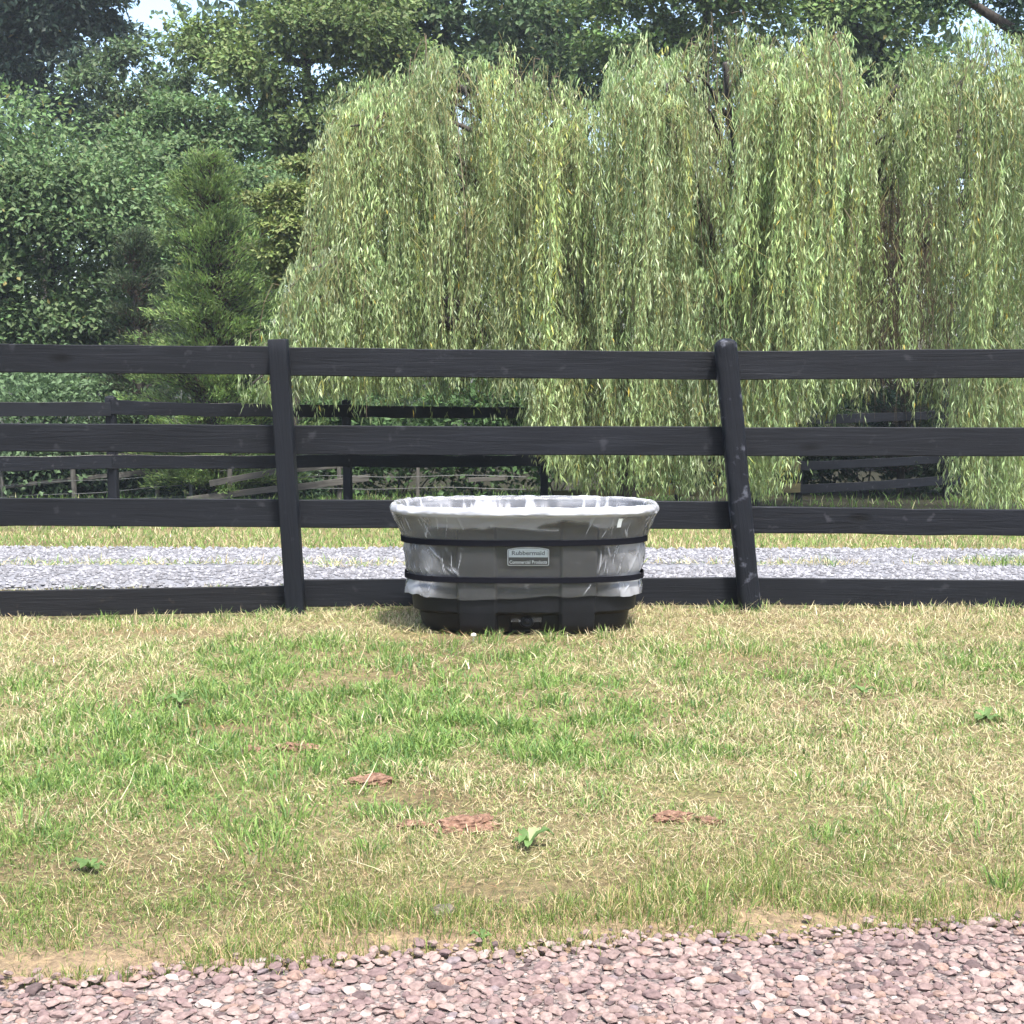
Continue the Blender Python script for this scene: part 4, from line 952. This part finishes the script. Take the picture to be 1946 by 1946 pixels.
def cedar(name, label, px, Y, ytop, ybot, wpx, col, nbr, per, seed, trunk=0.10, bare=0.0):
    r = np.random.default_rng(seed); x = (px - CX) / F_PX * Y; rx = wpx / F_PX * Y / 2
    zt, zb = zpx(ytop, Y), zpx(ybot, Y); base = np.array((x, Y, gz(x, Y)))
    t = thing(name, label, 'tree', tuple(base), None)
    mb = MB(); tb = MB(); h = r.random(nbr) ** 1.25; az = r.uniform(0, 6.283, nbr)
    z0 = zb + (zt - zb) * h; R_ = rx * (1 - h) ** 0.55 * r.uniform(0.5, 1.3, nbr) * (0.75 + 0.5 * vnoise(h * 7, az * 1.2, seed)) + 0.12
    for k in range(nbr):
        n = int(per * (0.4 + R_[k] / rx)); upk = 0.25 + 0.5 * h[k] + r.normal(0, 0.12)
        D = norm(np.array((math.cos(az[k]), math.sin(az[k]), upk)))
        s = r.random(n) ** 0.7 * R_[k]; org = np.array((x, Y, z0[k]))
        spr = 0.03 + 0.075 * np.sin(np.pi * np.clip(s / R_[k], 0, 1) * 0.8 + 0.2)
        off = r.normal(0, 1, (n, 3)) * spr[:, None] * np.array((1, 1, 0.55))
        pos = org + D * s[:, None] + off + np.array((0, 0, -0.10)) * ((s / R_[k]) ** 2)[:, None] * R_[k]
        ax = norm(D * 0.9 + r.normal(0, 0.45, (n, 3)) + np.array((0, 0, 0.35)))
        nn = norm(r.normal(0, 0.6, (n, 3)) + np.array((0, -0.2, 1)))
        tone = r.uniform(0.7, 1.3) * r.uniform(0.75, 1.25, n); c = np.asarray(col) * tone[:, None] * (1 + (r.random((n, 3)) - .5) * .2)
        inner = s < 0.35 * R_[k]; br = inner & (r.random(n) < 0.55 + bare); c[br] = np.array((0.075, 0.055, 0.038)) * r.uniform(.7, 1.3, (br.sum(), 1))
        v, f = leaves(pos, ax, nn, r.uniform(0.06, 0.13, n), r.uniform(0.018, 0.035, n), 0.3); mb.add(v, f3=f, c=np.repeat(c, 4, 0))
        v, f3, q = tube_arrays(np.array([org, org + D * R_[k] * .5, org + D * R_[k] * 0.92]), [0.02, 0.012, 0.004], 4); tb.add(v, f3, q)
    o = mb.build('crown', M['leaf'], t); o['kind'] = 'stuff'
    mb2 = MB(); v, f3, q = tube_arrays(np.array([base - (0, 0, .2), (x + .05, Y, (zt + base[2]) / 2), (x, Y, zt - 0.2)]), [trunk * 1.1, trunk * .7, 0.02], 9); mb2.add(v, f3, q)
    tk = mb2.build('trunk', M['bark'], t, True); o = tb.build('branches', M['bark'], tk); o['kind'] = 'stuff'
    return t
def bush(label, px, Y, ytop, wpx, col, n, L, seed, group='shrubs along the far fence'):
    r = np.random.default_rng(seed); x = (px - CX) / F_PX * Y; rx = wpx / F_PX * Y / 2; zb = gz(x, Y); h = zpx(ytop, Y) - zb
    t = thing('shrub', label, 'shrub', (x, Y, zb), group)
    m = 16; C_ = np.stack([x + rx * r.uniform(-.85, .85, m), Y + rx * r.uniform(-.6, .6, m), zb + h * r.uniform(0.15, 0.85, m)], -1); R_ = h * r.uniform(0.18, 0.38, m)
    own = r.integers(0, m, n); dd = norm(r.normal(size=(n, 3))); dd[:, 2] = np.where(r.random(n) < .6, np.abs(dd[:, 2]), dd[:, 2])
    pos = C_[own] + dd * (R_[own] * np.clip(r.normal(.8, .25, n), .1, 1.4))[:, None] * np.array((1.3, 1.1, .9)); pos[:, 2] = np.maximum(pos[:, 2], zb + 0.02)
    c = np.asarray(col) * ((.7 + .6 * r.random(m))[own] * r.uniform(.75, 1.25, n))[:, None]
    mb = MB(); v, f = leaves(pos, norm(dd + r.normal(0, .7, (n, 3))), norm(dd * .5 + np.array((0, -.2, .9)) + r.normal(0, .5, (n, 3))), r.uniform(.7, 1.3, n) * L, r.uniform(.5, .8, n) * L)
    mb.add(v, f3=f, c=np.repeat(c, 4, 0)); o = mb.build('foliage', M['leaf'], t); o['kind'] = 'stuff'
    for k in range(5):
        mb = MB(); v, f3, q = tube_arrays(jitter_path((x + r.normal(0, .1), Y, zb - .05), C_[k], 5, .05, r), np.linspace(.02, .006, 5), 5); mb.add(v, f3, q); mb.build('stem', M['bark'], t)

broadleaf('broadleaf_tree', 'dusky blue-green tree with forked dark trunk at the top left corner', 90, 42, -330, 245, 370, (0.075, 0.108, 0.076), 46000, 0.175, 1, 0.30, 95, drop=((105, 140, 0.75),))
broadleaf('broadleaf_tree', 'broad blue-green leafy tree filling the left edge above the fence', 105, 28, 205, 800, 560, (0.096, 0.146, 0.062), 68000, 0.115, 2, 0.16, 74, cl=0.27)
broadleaf('broadleaf_tree', 'mid-green leafy tree between the left-edge tree and the tall pale-green tree', 385, 31, 160, 640, 330, (0.094, 0.144, 0.060), 38000, 0.12, 3, 0.15, 60)
broadleaf('broadleaf_tree', 'tall pale olive-green tree rising behind the left side of the willow', 585, 35, -330, 420, 470, (0.125, 0.172, 0.062), 64000, 0.132, 4, 0.24, 90, cl=0.22)
broadleaf('broadleaf_tree', 'dark green tree behind the top middle of the willow', 850, 40, -320, 330, 480, (0.088, 0.135, 0.062), 28000, 0.19, 5, 0.26, 80)
broadleaf('broadleaf_tree', 'deep green tree right of the top middle, behind the gap between willows', 1090, 43, -300, 300, 330, (0.088, 0.138, 0.058), 20000, 0.19, 6, 0.24, 60)
broadleaf('broadleaf_tree', 'yellow-green tree showing above the right willow', 1330, 37, -320, 280, 480, (0.125, 0.185, 0.062), 30000, 0.155, 7, 0.24, 90)
broadleaf('broadleaf_tree', 'bright green tree at the upper right between the willow tops', 1660, 38, -300, 330, 380, (0.115, 0.172, 0.062), 27000, 0.165, 8, 0.24, 80)
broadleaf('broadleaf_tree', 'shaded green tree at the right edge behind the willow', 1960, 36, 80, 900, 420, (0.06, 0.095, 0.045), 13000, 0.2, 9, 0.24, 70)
broadleaf('broadleaf_tree', 'distant green tree below the patch of sky at the top left', 285, 39, 55, 520, 280, (0.085, 0.125, 0.058), 24000, 0.15, 21, 0.16, 50)
broadleaf('locust_tree', 'small tree with fine yellow-green foliage between the cedar and the willow', 575, 21, 292, 560, 200, (0.15, 0.185, 0.065), 17000, 0.075, 10, 0.06, 34, cl=0.30, asp=0.4, trunk_px=546)
cedar('cedar_tree', 'bright green feathery cedar behind the left fence rails', 408, 24, 300, 930, 350, (0.135, 0.195, 0.066), 330, 170, 11, 0.07)
cedar('cedar_tree', 'narrow green cedar close to the right of the bright cedar', 478, 25, 420, 930, 170, (0.085, 0.135, 0.05), 130, 170, 19, 0.07)
cedar('cedar_tree', 'dark evergreen added as shade in the gap in the willow at right', 1712, 25.8, 240, 900, 260, (0.032, 0.048, 0.024), 130, 170, 23, 0.07, 0.3)  # invented tree, its dark colour stands in for the shaded hollow
cedar('cedar_tree', 'dull brownish cedar left of the bright green one', 262, 26, 430, 900, 170, (0.062, 0.085, 0.045), 100, 140, 12, bare=0.25)
cedar('cedar_tree', 'shade-coloured cedar between the bright cedar and the willow', 500, 26, 400, 900, 190, (0.045, 0.065, 0.035), 95, 140, 13, bare=0.3)  # dark foliage colour paints the shaded interior beside the bright cedar
bush('low leafy shrub at the left edge behind the far fence', 40, 24.5, 700, 260, (0.08, 0.125, 0.06), 5000, 0.11, 14)
bush('leafy shrub under the left trees, left of the cedar', 200, 25.5, 735, 200, (0.062, 0.10, 0.045), 4500, 0.10, 15)
for i, (px, Y, yt, wp, lb) in enumerate(((-20, 24.9, 872, 190, 'shade-coloured undergrowth behind the wire at the left edge'), (120, 25.2, 868, 190, 'shade-coloured undergrowth between the first and second pale stakes from the left'), (255, 24.9, 874, 180, 'shade-coloured undergrowth just right of the far fence post'), (390, 25.1, 866, 190, 'shade-coloured undergrowth behind the loose grey rails'), (520, 24.9, 872, 180, 'shade-coloured undergrowth beside the smooth square post'))):
    bush(lb, px, Y, yt, wp, (0.034, 0.058, 0.030), 2800, 0.12, 130 + i, 'undergrowth behind the wire fence')  # leaf colour set dark to paint in the tree shade here
for i, (px, Y, yt, wp, lb) in enumerate(((640, 26.5, 750, 210, 'low dark shrub just right of the left fence post, beyond the wire'), (770, 26.5, 735, 230, 'rounded green shrub beyond the far fence, left of the tub'), (910, 26.5, 725, 230, 'green shrub beyond the far fence, above the left half of the tub'), (1050, 26.5, 735, 230, 'green shrub beyond the far fence, above the right half of the tub'), (1240, 27.5, 800, 240, 'green shrub seen under the willow, right of the tub'), (1430, 27.5, 770, 260, 'shade-coloured shrub under the willow beside the rough post'), (1640, 27.5, 740, 280, 'shade-coloured shrub behind the shaded black fence'), (1860, 27.5, 760, 300, 'shade-coloured shrub near the right edge below the willow'))):
    bush(lb, px, Y, yt, wp, (0.055, 0.10, 0.036) if px < 1300 else (0.030, 0.052, 0.024), 3200 if px < 1300 else 5500, 0.135, 30 + i)  # right-hand shrubs darker: willow shade put into the leaf colour
# overhanging limb from a tree outside the picture, upper right
r_ = np.random.default_rng(90)
ot = thing('broadleaf_tree', 'dark overhanging limb with leaves crossing the upper right corner', 'tree', (12.2, 24, gz(12.2, 24)))
mb = MB(); tb_ = np.array((12.2, 24.0, gz(12.2, 24) - 0.2)); tt_ = np.array((12.4, 24, 9.5)); tp_ = jitter_path(tb_, tt_, 12, 0.1, r_)
v, f3, q = tube_arrays(tp_, np.linspace(0.26, 0.12, 12), 10); mb.add(v, f3, q); tko = mb.build('trunk', M['bark'], ot, True)
la = [tp_[7], P(2060, 175, 24), P(1930, 60, 24), P(1850, 8, 24), P(1730, -60, 24)]
mb = MB(); v, f3, q = tube_arrays(np.array(la), np.linspace(0.15, 0.05, 5), 8); mb.add(v, f3, q); mb.build('limb', M['bark'], tko, True)
cc = np.array([P(x_, y_, 24 + r_.normal(0, .5)) for x_, y_ in ((1935, 15), (1960, 60), (1990, 110), (1900, -30), (1840, -50), (1760, -70), (1700, -60), (2040, 40), (1960, -60), (2060, 130), (2100, 20), (1790, -25))])
n = 9000; ow = r_.integers(0, len(cc), n); dd = norm(r_.normal(size=(n, 3))); pos = cc[ow] + dd * np.clip(r_.normal(.3, .12, n), 0, .6)[:, None]
mb = MB(); v, f = leaves(pos, norm(dd + r_.normal(0, .6, (n, 3))), norm(np.array((0, -.1, 1)) + r_.normal(0, .5, (n, 3))), r_.uniform(.06, .13, n), r_.uniform(.035, .07, n)); mb.add(v, f3=f, c=np.repeat(np.array((.05, .085, .05)) * r_.uniform(.7, 1.3, (n, 1)), 4, 0))
o = mb.build('crown', M['leaf'], ot); o['kind'] = 'stuff'

# far woodland, one mass
r_ = np.random.default_rng(91)
n = 36000; m = 330
wx = r_.uniform(-26, 26, m); wy = r_.uniform(46, 58, m)
pxx = CX + wx / wy * F_PX
topy = np.interp(pxx, [-200, 0, 40, 260, 280, 345, 380, 700, 1700, 1790, 1830, 1930, 1960, 2200], [-160, -160, -60, -60, 200, 200, -100, -200, -200, -60, 130, 130, 60, 0])
hz_ = np.array([zpx(t, y_) for t, y_ in zip(topy, wy)])
wz = -1.8 + (hz_ + 1.8) * r_.random(m); R_ = r_.uniform(0.9, 1.9, m); wz = np.minimum(wz, hz_ - R_ * .7)
ow = r_.integers(0, m, n); dd = norm(r_.normal(size=(n, 3)))
pos = np.stack([wx, wy, wz], -1)[ow] + dd * (R_[ow] * np.clip(r_.normal(.85, .25, n), .1, 1.4))[:, None]
c = np.array((.06, .09, .05)) * ((.7 + .6 * r_.random(m))[ow] * r_.uniform(.8, 1.2, n))[:, None]
mb = MB(); v, f = leaves(pos, norm(dd + r_.normal(0, .7, (n, 3))), norm(dd * .6 + np.array((0, -.2, .8)) + r_.normal(0, .5, (n, 3))), r_.uniform(.28, .5, n), r_.uniform(.2, .34, n)); mb.add(v, f3=f, c=np.repeat(c, 4, 0))
o = mb.build('woodland', M['leaf']); tag(o, 'distant woodland closing the view behind the nearer trees', 'woodland', kind='stuff')

# ------------------------------------------------------------------ weeping willows
WG = np.array([(0.255, 0.330, 0.135), (0.215, 0.290, 0.118), (0.295, 0.360, 0.155), (0.18, 0.260, 0.115), (0.28, 0.325, 0.185)])
def bottom_py(px):
    return np.interp(px, [380, 450, 520, 600, 760, 980, 1020, 1100, 1350, 1480, 1510, 1600, 1700, 1785, 1815, 1900, 2100], [745, 765, 790, 805, 812, 820, 880, 935, 945, 950, 810, 800, 770, 800, 955, 965, 965])
def willow(label, trunk_at, lobes, seed, nstr, nbare, hollow=None):
    r = np.random.default_rng(seed); tx0, ty0 = trunk_at; base = np.array((tx0, ty0, gz(tx0, ty0)))
    t = thing('willow_tree', label, 'tree', tuple(base))
    lw = np.array([l[-1] for l in lobes]); lw = lw / lw.sum()
    LV, LF, LC, ST = [], [], [], MB(); TW = MB(); cnt = 0
    for sidx in range(nstr + nbare):
        bare = sidx >= nstr
        if sidx % 9 == 0 or bare:                                     # a new spray of strands
            lx, ly, apex, rx, ry, shoulder, _ = lobes[r.choice(len(lobes), p=lw)]
            cph = r.uniform(0, 6.283)
            if math.sin(cph) > 0.3 and r.random() < 0.6: cph = -cph   # more of the side one can see
            crho = (r.uniform(0.12, 1.0) ** 0.5) if not bare else r.uniform(0.1, 0.85)
            ctone = r.uniform(0.68, 1.32); cdrift = r.normal(0, 0.045, 2); ctier = r.random(); ctu = r.random(); clen = r.uniform(1.0, 3.4); cend = abs(r.normal(0, 0.25)); cseed = sidx * 3.1
        ph, rho = cph, crho
        ex, ey = lx + rho * rx * math.cos(ph) + r.normal(0, 0.055), ly + rho * ry * math.sin(ph) + r.normal(0, 0.055)
        if bare and hollow is not None and r.random() < 0.55:
            ey = r.uniform(*hollow[2:4]); ex = (r.uniform(*hollow[:2]) - CX) / F_PX * ey
        edge = 0.12 * (vnoise(np.array(ex * 2.3), np.array(ey * 2.3), seed) - 0.5)
        z0 = apex - (apex - shoulder) * rho ** 3.6 + r.normal(0, 0.10) + 4.5 * edge
        if bare and hollow is not None and hollow[0] < CX + ex / ey * F_PX < hollow[1]: z0 = min(z0, zpx(r.uniform(290, 420), ey))
        if ctier < 0.55: z0 -= (ctu ** 1.1 * max(0.3, (z0 - 1.0)) + r.normal(0, .08)) * 0.75
        pxe = CX + ex / ey * F_PX
        bpy_ = float(bottom_py(pxe))
        if pxe < 1010: bpy_ = 742 + 36 * vnoise(np.array(ex * 3.0), np.array(0.5), 3) + 12 * (pxe < 560) if r.random() < (0.96 if ey < 17.5 + (pxe - 661) * 0.0072 else 0.5) else bpy_
        if 1500 < pxe < 1800 and r.random() < 0.12: bpy_ = 872
        zb = zpx(bpy_, ey) + cend + abs(r.normal(0, 0.10)) + max(0, (0.5 - rho)) * 0.6
        if ey > 18.9 and pxe > 1380: zb = max(zb, 1.0 + 0.25 * (ey - 18.9))
        ln = min(z0 - zb, clen * r.uniform(.8, 1.2))
        if ln < 0.3: continue
        if 1645 < pxe < 1778 and not bare and z0 - ln < zpx(300, ey) and r.random() < 0.86:
            ln = z0 - zpx(r.uniform(230, 380), ey)
            if ln < 0.3: continue
        if not bare and ey < 18 and (1005 < pxe < 1500 or pxe > 1800 or pxe < 640) and r.random() < 0.30:     # low, long-hanging strands
            ln = min(r.uniform(0.8, 1.9), z0 - zb); z0 = zb - cend * 0.7 + ln
        step = 0.034; k = int(ln / step) + 2; s = np.arange(k) * step
        # arch out from the limb, then fall
        arch = min(0.34, ln * 0.3) * rho
        od = np.array((math.cos(ph), math.sin(ph))) + r.normal(0, 0.6, 2); od /= np.linalg.norm(od)
        q_ = np.clip(s / (arch * 2.2 + 1e-3), 0, 1)
        out = -arch * (1 - q_) ** 1.6
        rise = -arch * 0.55 * (1 - q_) ** 2.4 + arch * 0.25 * np.sin(np.pi * q_)
        sway = cdrift[0] * s ** 1.2 + r.normal(0, .012) * s + 0.09 * (fbm(s * 0.9 + cseed, s * 0 + 1 + .1 * (sidx % 9), 7, 2) - 0.5) * np.minimum(s, 1.5) * 1.6; sway2 = cdrift[1] * s ** 1.2 + 0.09 * (fbm(s * 0.9 + cseed, s * 0 + 9 + .1 * (sidx % 9), 8, 2) - 0.5) * np.minimum(s, 1.5) * 1.6
        pth = np.stack([ex + od[0] * out + sway, ey + od[1] * out + sway2, z0 + rise - s * (0.25 + 0.75 * q_)], -1)
        if bare:
            pth = pth[::5]; 
            if len(pth) < 3: continue
            pth[:, :2] += np.cumsum(r.normal(0, 0.012, (len(pth), 2)), 0)
            v, f3, q = tube_arrays(pth, np.linspace(0.006, 0.0022, len(pth)), 3, False); TW.add(v, f3, q); continue
        st = pth[::16]
        if len(st) > 2:
            v, f3, q = tube_arrays(st, np.linspace(0.003, 0.001, len(st)), 3, False); ST.add(v, f3, q)
        keep = (r.random(k) < 0.35 + 1.0 * vnoise(s * 3.3 + sidx, s * 0, 77)) & (s > 0.06) & ((ey < 18.4) | (r.random(k) < 0.5)); m = keep.sum()
        if m < 3: continue
        p = pth[keep] + r.normal(0, 0.014, (m, 3))
        a = r.uniform(0, 6.283, m); spread = np.clip(r.normal(0.42, 0.22, m), 0.05, 1.1)
        ax = np.stack([np.cos(a) * np.sin(spread), np.sin(a) * np.sin(spread), -np.cos(spread)], -1)
        nn = norm(np.stack([np.cos(a), np.sin(a), 0.35 + 0 * a], -1) + r.normal(0, 0.45, (m, 3)))
        tone = ctone * r.uniform(0.8, 1.2) * (0.7 + 0.6 * float(vnoise(np.array(ex * 2.1), np.array(z0 * 0.8), 90))); c = (WG[int(ctu * 4.99)] * 0.5 + WG[r.integers(0, 5)] * 0.5) * tone * r.uniform(0.75, 1.28, (m, 1))
        c = c * (1 + 0.1 * (r.random((m, 3)) - .5))
        if r.random() < 0.04: c = c * np.array((1.15, 0.95, 0.65))
        ye = r.random(m) < 0.007; c[ye] = np.array((0.40, 0.31, 0.06))
        v, f = leaves(p, ax, nn, r.uniform(0.06, 0.15, m) * (0.8 + 0.25 * (ctone > 1.1)) * (1.3 if ey >= 18.4 else 1), r.uniform(0.012, 0.022, m) * (1.5 if ey >= 18.4 else 1), 0.25)
        LV.append(v); LF.append(f + cnt); LC.append(np.repeat(c, 4, 0)); cnt += len(v)
    V = np.concatenate(LV) - base; o = mesh_np('crown', V, np.concatenate(LF), M['willow'], t, False, np.concatenate(LC)); o['kind'] = 'stuff'
    o = TW.build('twigs', M['twig'], t); o['kind'] = 'stuff'
    o = ST.build('stems', M['green_twig'], t); o['kind'] = 'stuff'
    fork = base + np.array((0.05, 0, 1.5)); tp = jitter_path(base - (0, 0, .2), fork, 6, 0.05, r); mb = MB()
    v, f3, q = tube_arrays(tp, np.linspace(0.19, 0.16, 6), 12); mb.add(v, f3, q); tk = mb.build('trunk', M['bark'], t, True)
    for (lx, ly, apex, rx, ry, sh, _) in lobes:
        b = np.array((lx, ly, apex - 0.25)); pth = jitter_path(fork - (0, 0, .1), b, 10, 0.12, r, 0.3)
        mb = MB(); v, f3, q = tube_arrays(pth, np.linspace(0.15, 0.03, 10), 8); mb.add(v, f3, q); mb.build('limb', M['bark'], tk, True)
        for kk in range(5):
            an = r.uniform(0, 6.28); e = b + np.array((math.cos(an) * rx * .7, math.sin(an) * ry * .7, -(apex - sh) * .25 - .2))
            mb = MB(); v, f3, q = tube_arrays(jitter_path(pth[int(r.integers(5, 9))], e, 6, 0.06, r, 0.2), np.linspace(0.04, 0.01, 6), 5); mb.add(v, f3, q); mb.build('limb', M['bark'], tk, True)
    return t
X16 = lambda px, Y=16.5: (px - CX) / F_PX * Y
def Zp(py, Y=16.5): return zpx(py, Y)
willow('weeping willow left of centre whose pale curtain overhangs the far fence rail', (X16(1190, 19.4), 19.4),
       [(X16(875), 17.2, Zp(95), 1.75, 1.8, Zp(215), 1.0), (X16(715), 16.8, Zp(150), 0.75, 1.1, Zp(250), 0.4), (X16(655), 16.2, Zp(440, 16), 0.85, 1.0, Zp(560, 16), 0.5), (X16(1050), 17.2, Zp(110), 0.85, 1.6, Zp(230), .42), (X16(585, 16), 16.2, Zp(520, 16), .62, .7, Zp(640, 16), .3), (X16(520, 16), 16.1, Zp(640, 16), .42, .5, Zp(690, 16), .12), (X16(800), 18.6, Zp(120), 1.6, .8, Zp(260), .4), (-0.2, 20.2, 5.0, 2.4, 1.4, 3.6, .45)], 5, 3600, 200)
willow('large weeping willow right of centre hanging down behind the rough post', (X16(1418, 20), 20),
       [(X16(1385), 17.2, Zp(50), 1.5, 1.8, Zp(170), 1.0), (X16(1220), 16.8, Zp(90), 0.65, 1.3, Zp(190), .42), (X16(1510), 16.4, Zp(75), .8, 1.2, Zp(190), .45), (X16(1860), 17.0, Zp(60), 0.95, 1.6, Zp(210), .8), (X16(1700), 18.3, Zp(120), 1.1, .8, Zp(250), .5), (X16(1690), 16.5, Zp(120), .6, .7, Zp(190), .4), (X16(2130), 17.2, Zp(90), 1.2, 1.5, Zp(260), .2), (X16(1450), 18.9, Zp(100), 1.9, .7, Zp(300), .4), (3.4, 20.6, 5.4, 2.5, 1.6, 4.0, .5), (5.9, 20.6, 5.2, 2.3, 1.6, 3.8, .5), (4.6, 22.3, 5.0, 2.8, 1.2, 3.6, .3)], 6, 5400, 800, (1610, 1800, 17.6, 20.5))

# ------------------------------------------------------------------ small things in the grass
def clod(px, py, Y, w_, seed, label, cat='soil clod', name='soil_clod', mat=None, shp=(1, .7, .5), am=0.5, group=None):
    x = (px - CX) / F_PX * Y; v, f = rock_shape(ICO3 if name == 'soil_clod' else ICO2, am * (.14 if name == 'soil_clod' else 1), seed, 4)
    r = np.random.default_rng(seed); v = v * np.array(shp) * w_ / 2 * (1 + (0.8 if name == 'soil_clod' else 0.35) * (fbm(v[:, :1] * 3.5, v[:, 1:2] * 3.5 + v[:, 2:3] * 2, seed) - .5))
    o = mesh_np(name, v, f, mat or M['soil_clod'], smooth=False); o.location = (x, Y, gz(x, Y) + w_ * shp[2] * (0.02 if name == 'soil_clod' else 0.22)); o.rotation_euler = (0, 0, r.uniform(-.5, .5))
    return tag(o, label, cat, group)
def gy_(py):                                                       # distance of the level ground at photo row py
    lo, hi = 2.0, 20.0
    for _ in range(40):
        m_ = (lo + hi) / 2
        if P(CX, py, m_)[2] < gz(0, m_): hi = m_
        else: lo = m_
    return lo
for i, (px, py, w_, lb) in enumerate(((478, 1428, .10, 'dark crumbly soil clod in the grass, left of its paler neighbour'), (560, 1424, .13, 'flat reddish soil clod in the grass below the left fence post'), (695, 1490, .13, 'low pale reddish soil patch heap left of centre in the grass'), (790, 1570, .10, 'dark soil clod at the left end of the lower row of clods'), (880, 1572, .15, 'broad reddish-tan soil clod in the lower centre of the grass'), (1345, 1560, .08, 'round dark brown soil clod in the grass right of centre'), (1290, 1556, .11, 'crumbly brown clod with straw beside the round dark clod'))):
    clod(px, py, gy_(py), w_ * 1.25, 60 + i, lb, group='soil clods in the grass', shp=(1, .62, .30), am=0.9)
clod(838, 1735, gy_(1742), .062, 80, 'grey wedge-shaped stone lying at the edge of the grass', 'stone', 'field_stone', noise_material('grey_stone', [(0.3, (0.05, 0.042, 0.034)), (0.7, (0.15, 0.125, 0.10))], (1, 1, 1), 40, 0.9, 0.6), (1, .55, .62), 0.25)
# broad-leaved weeds
def weed(px, py, n, L, seed, label, pale=False):
    r = np.random.default_rng(seed); Y = gy_(py); x = (px - CX) / F_PX * Y; z = gz(x, Y)
    t = thing('broadleaf_weed', label, 'weed', (x, Y, z), 'broad-leaved weeds in the grass')
    for k in range(n):
        az = 6.283 * k / n + r.normal(0, .3); l = L * r.uniform(.7, 1.2); wd = l * r.uniform(.34, .46)
        u = np.linspace(0, 1, 8); hgt = l * (0.38 * np.sin(u * 2.5)) * r.uniform(.5, 1.2) + .012; rad = l * u * (1 - .15 * u)
        hw = wd / 2 * np.sin(np.pi * np.clip(u, .03, .985)) ** .7
        mb_ = []
        for s_ in (-1, -.5, 0, .5, 1): mb_.append(np.stack([rad * math.cos(az) - s_ * hw * math.sin(az), rad * math.sin(az) + s_ * hw * math.cos(az), hgt + abs(s_) * hw * .35 + .004 * np.sin(u * 17 + s_ * 4)], -1))
        c = np.array((0.095, 0.155, 0.05)) * r.uniform(.75, 1.25)
        if pale and k == 1: c = np.array((.26, .30, .15))
        mesh_np('leaf', np.concatenate(mb_), grid_faces(8, 5), M['grass'], t, True, np.broadcast_to(c, (40, 3)))
weed(1005, 1612, 6, .07, 1, 'broad-leaved dock weed with one pale turned leaf, in the lower middle of the grass', True)
weed(150, 1652, 6, .055, 2, 'broad-leaved weed near the lower left corner of the grass')
weed(330, 1338, 5, .075, 3, 'blue-green broad-leaved weed left of centre below the left post')
weed(1890, 1372, 6, .07, 4, 'broad-leaved weed at the right edge of the grass')
weed(1650, 1320, 5, .06, 5, 'small broad-leaved weed right of the rough post in the grass')
weed(915, 1795, 4, .03, 6, 'tiny green weed at the bare edge beside the gravel path')
# fallen leaf and mushroom by the tub
mush = thing('mushroom', 'tiny white mushroom in the grass in front of the black tub', 'mushroom', (P(900, 1197, 6.72)[0], 6.72, gz(-.18, 6.72)))
v, f3, q = tube_arrays(np.array([(0, 0, -.01), (0, 0, .02), (0.002, 0, .04)]), [.005, .0045, .004], 8); M['mush'] = flat_mat('mushroom_white', (.72, .68, .58), .7)
mb = MB(); mb.add(v + parent_world(mush), f3, q); mb.build('stem', M['mush'], mush, True)
th_ = np.arange(14) * 2 * np.pi / 14
v = np.concatenate([np.stack([r0 * np.cos(th_), r0 * np.sin(th_), np.full(14, z0)], -1) for r0, z0 in ((.004, .036), (.014, .036), (.013, .043), (.008, .049), (.001, .051))])
mesh_np('cap', v, grid_faces(14, 5, True), M['mush'], mush, True)
# ------------------------------------------------------------------ air
hv = np.array([(x_, y_, z_) for z_ in (-3.2, 17.5) for y_ in (-30, 75) for x_ in (-60, 60)], float)
hz = mesh_np('haze', hv, np.array([(0, 2, 3, 1), (4, 5, 7, 6), (0, 1, 5, 4), (2, 6, 7, 3), (0, 4, 6, 2), (1, 3, 7, 5)])); hz['kind'] = 'stuff'
hm_ = bpy.data.materials.new('thin_haze'); hm_.use_nodes = True; ht = hm_.node_tree; ht.nodes.remove(ht.nodes['Principled BSDF'])
pvn = ht.nodes.new('ShaderNodeVolumePrincipled'); pvn.inputs['Color'].default_value = (0.80, 0.90, 1.0, 1); pvn.inputs['Density'].default_value = 0.00055; pvn.inputs['Anisotropy'].default_value = 0.0
ht.links.new(pvn.outputs[0], ht.nodes['Material Output'].inputs['Volume']); hz.data.materials.append(hm_)
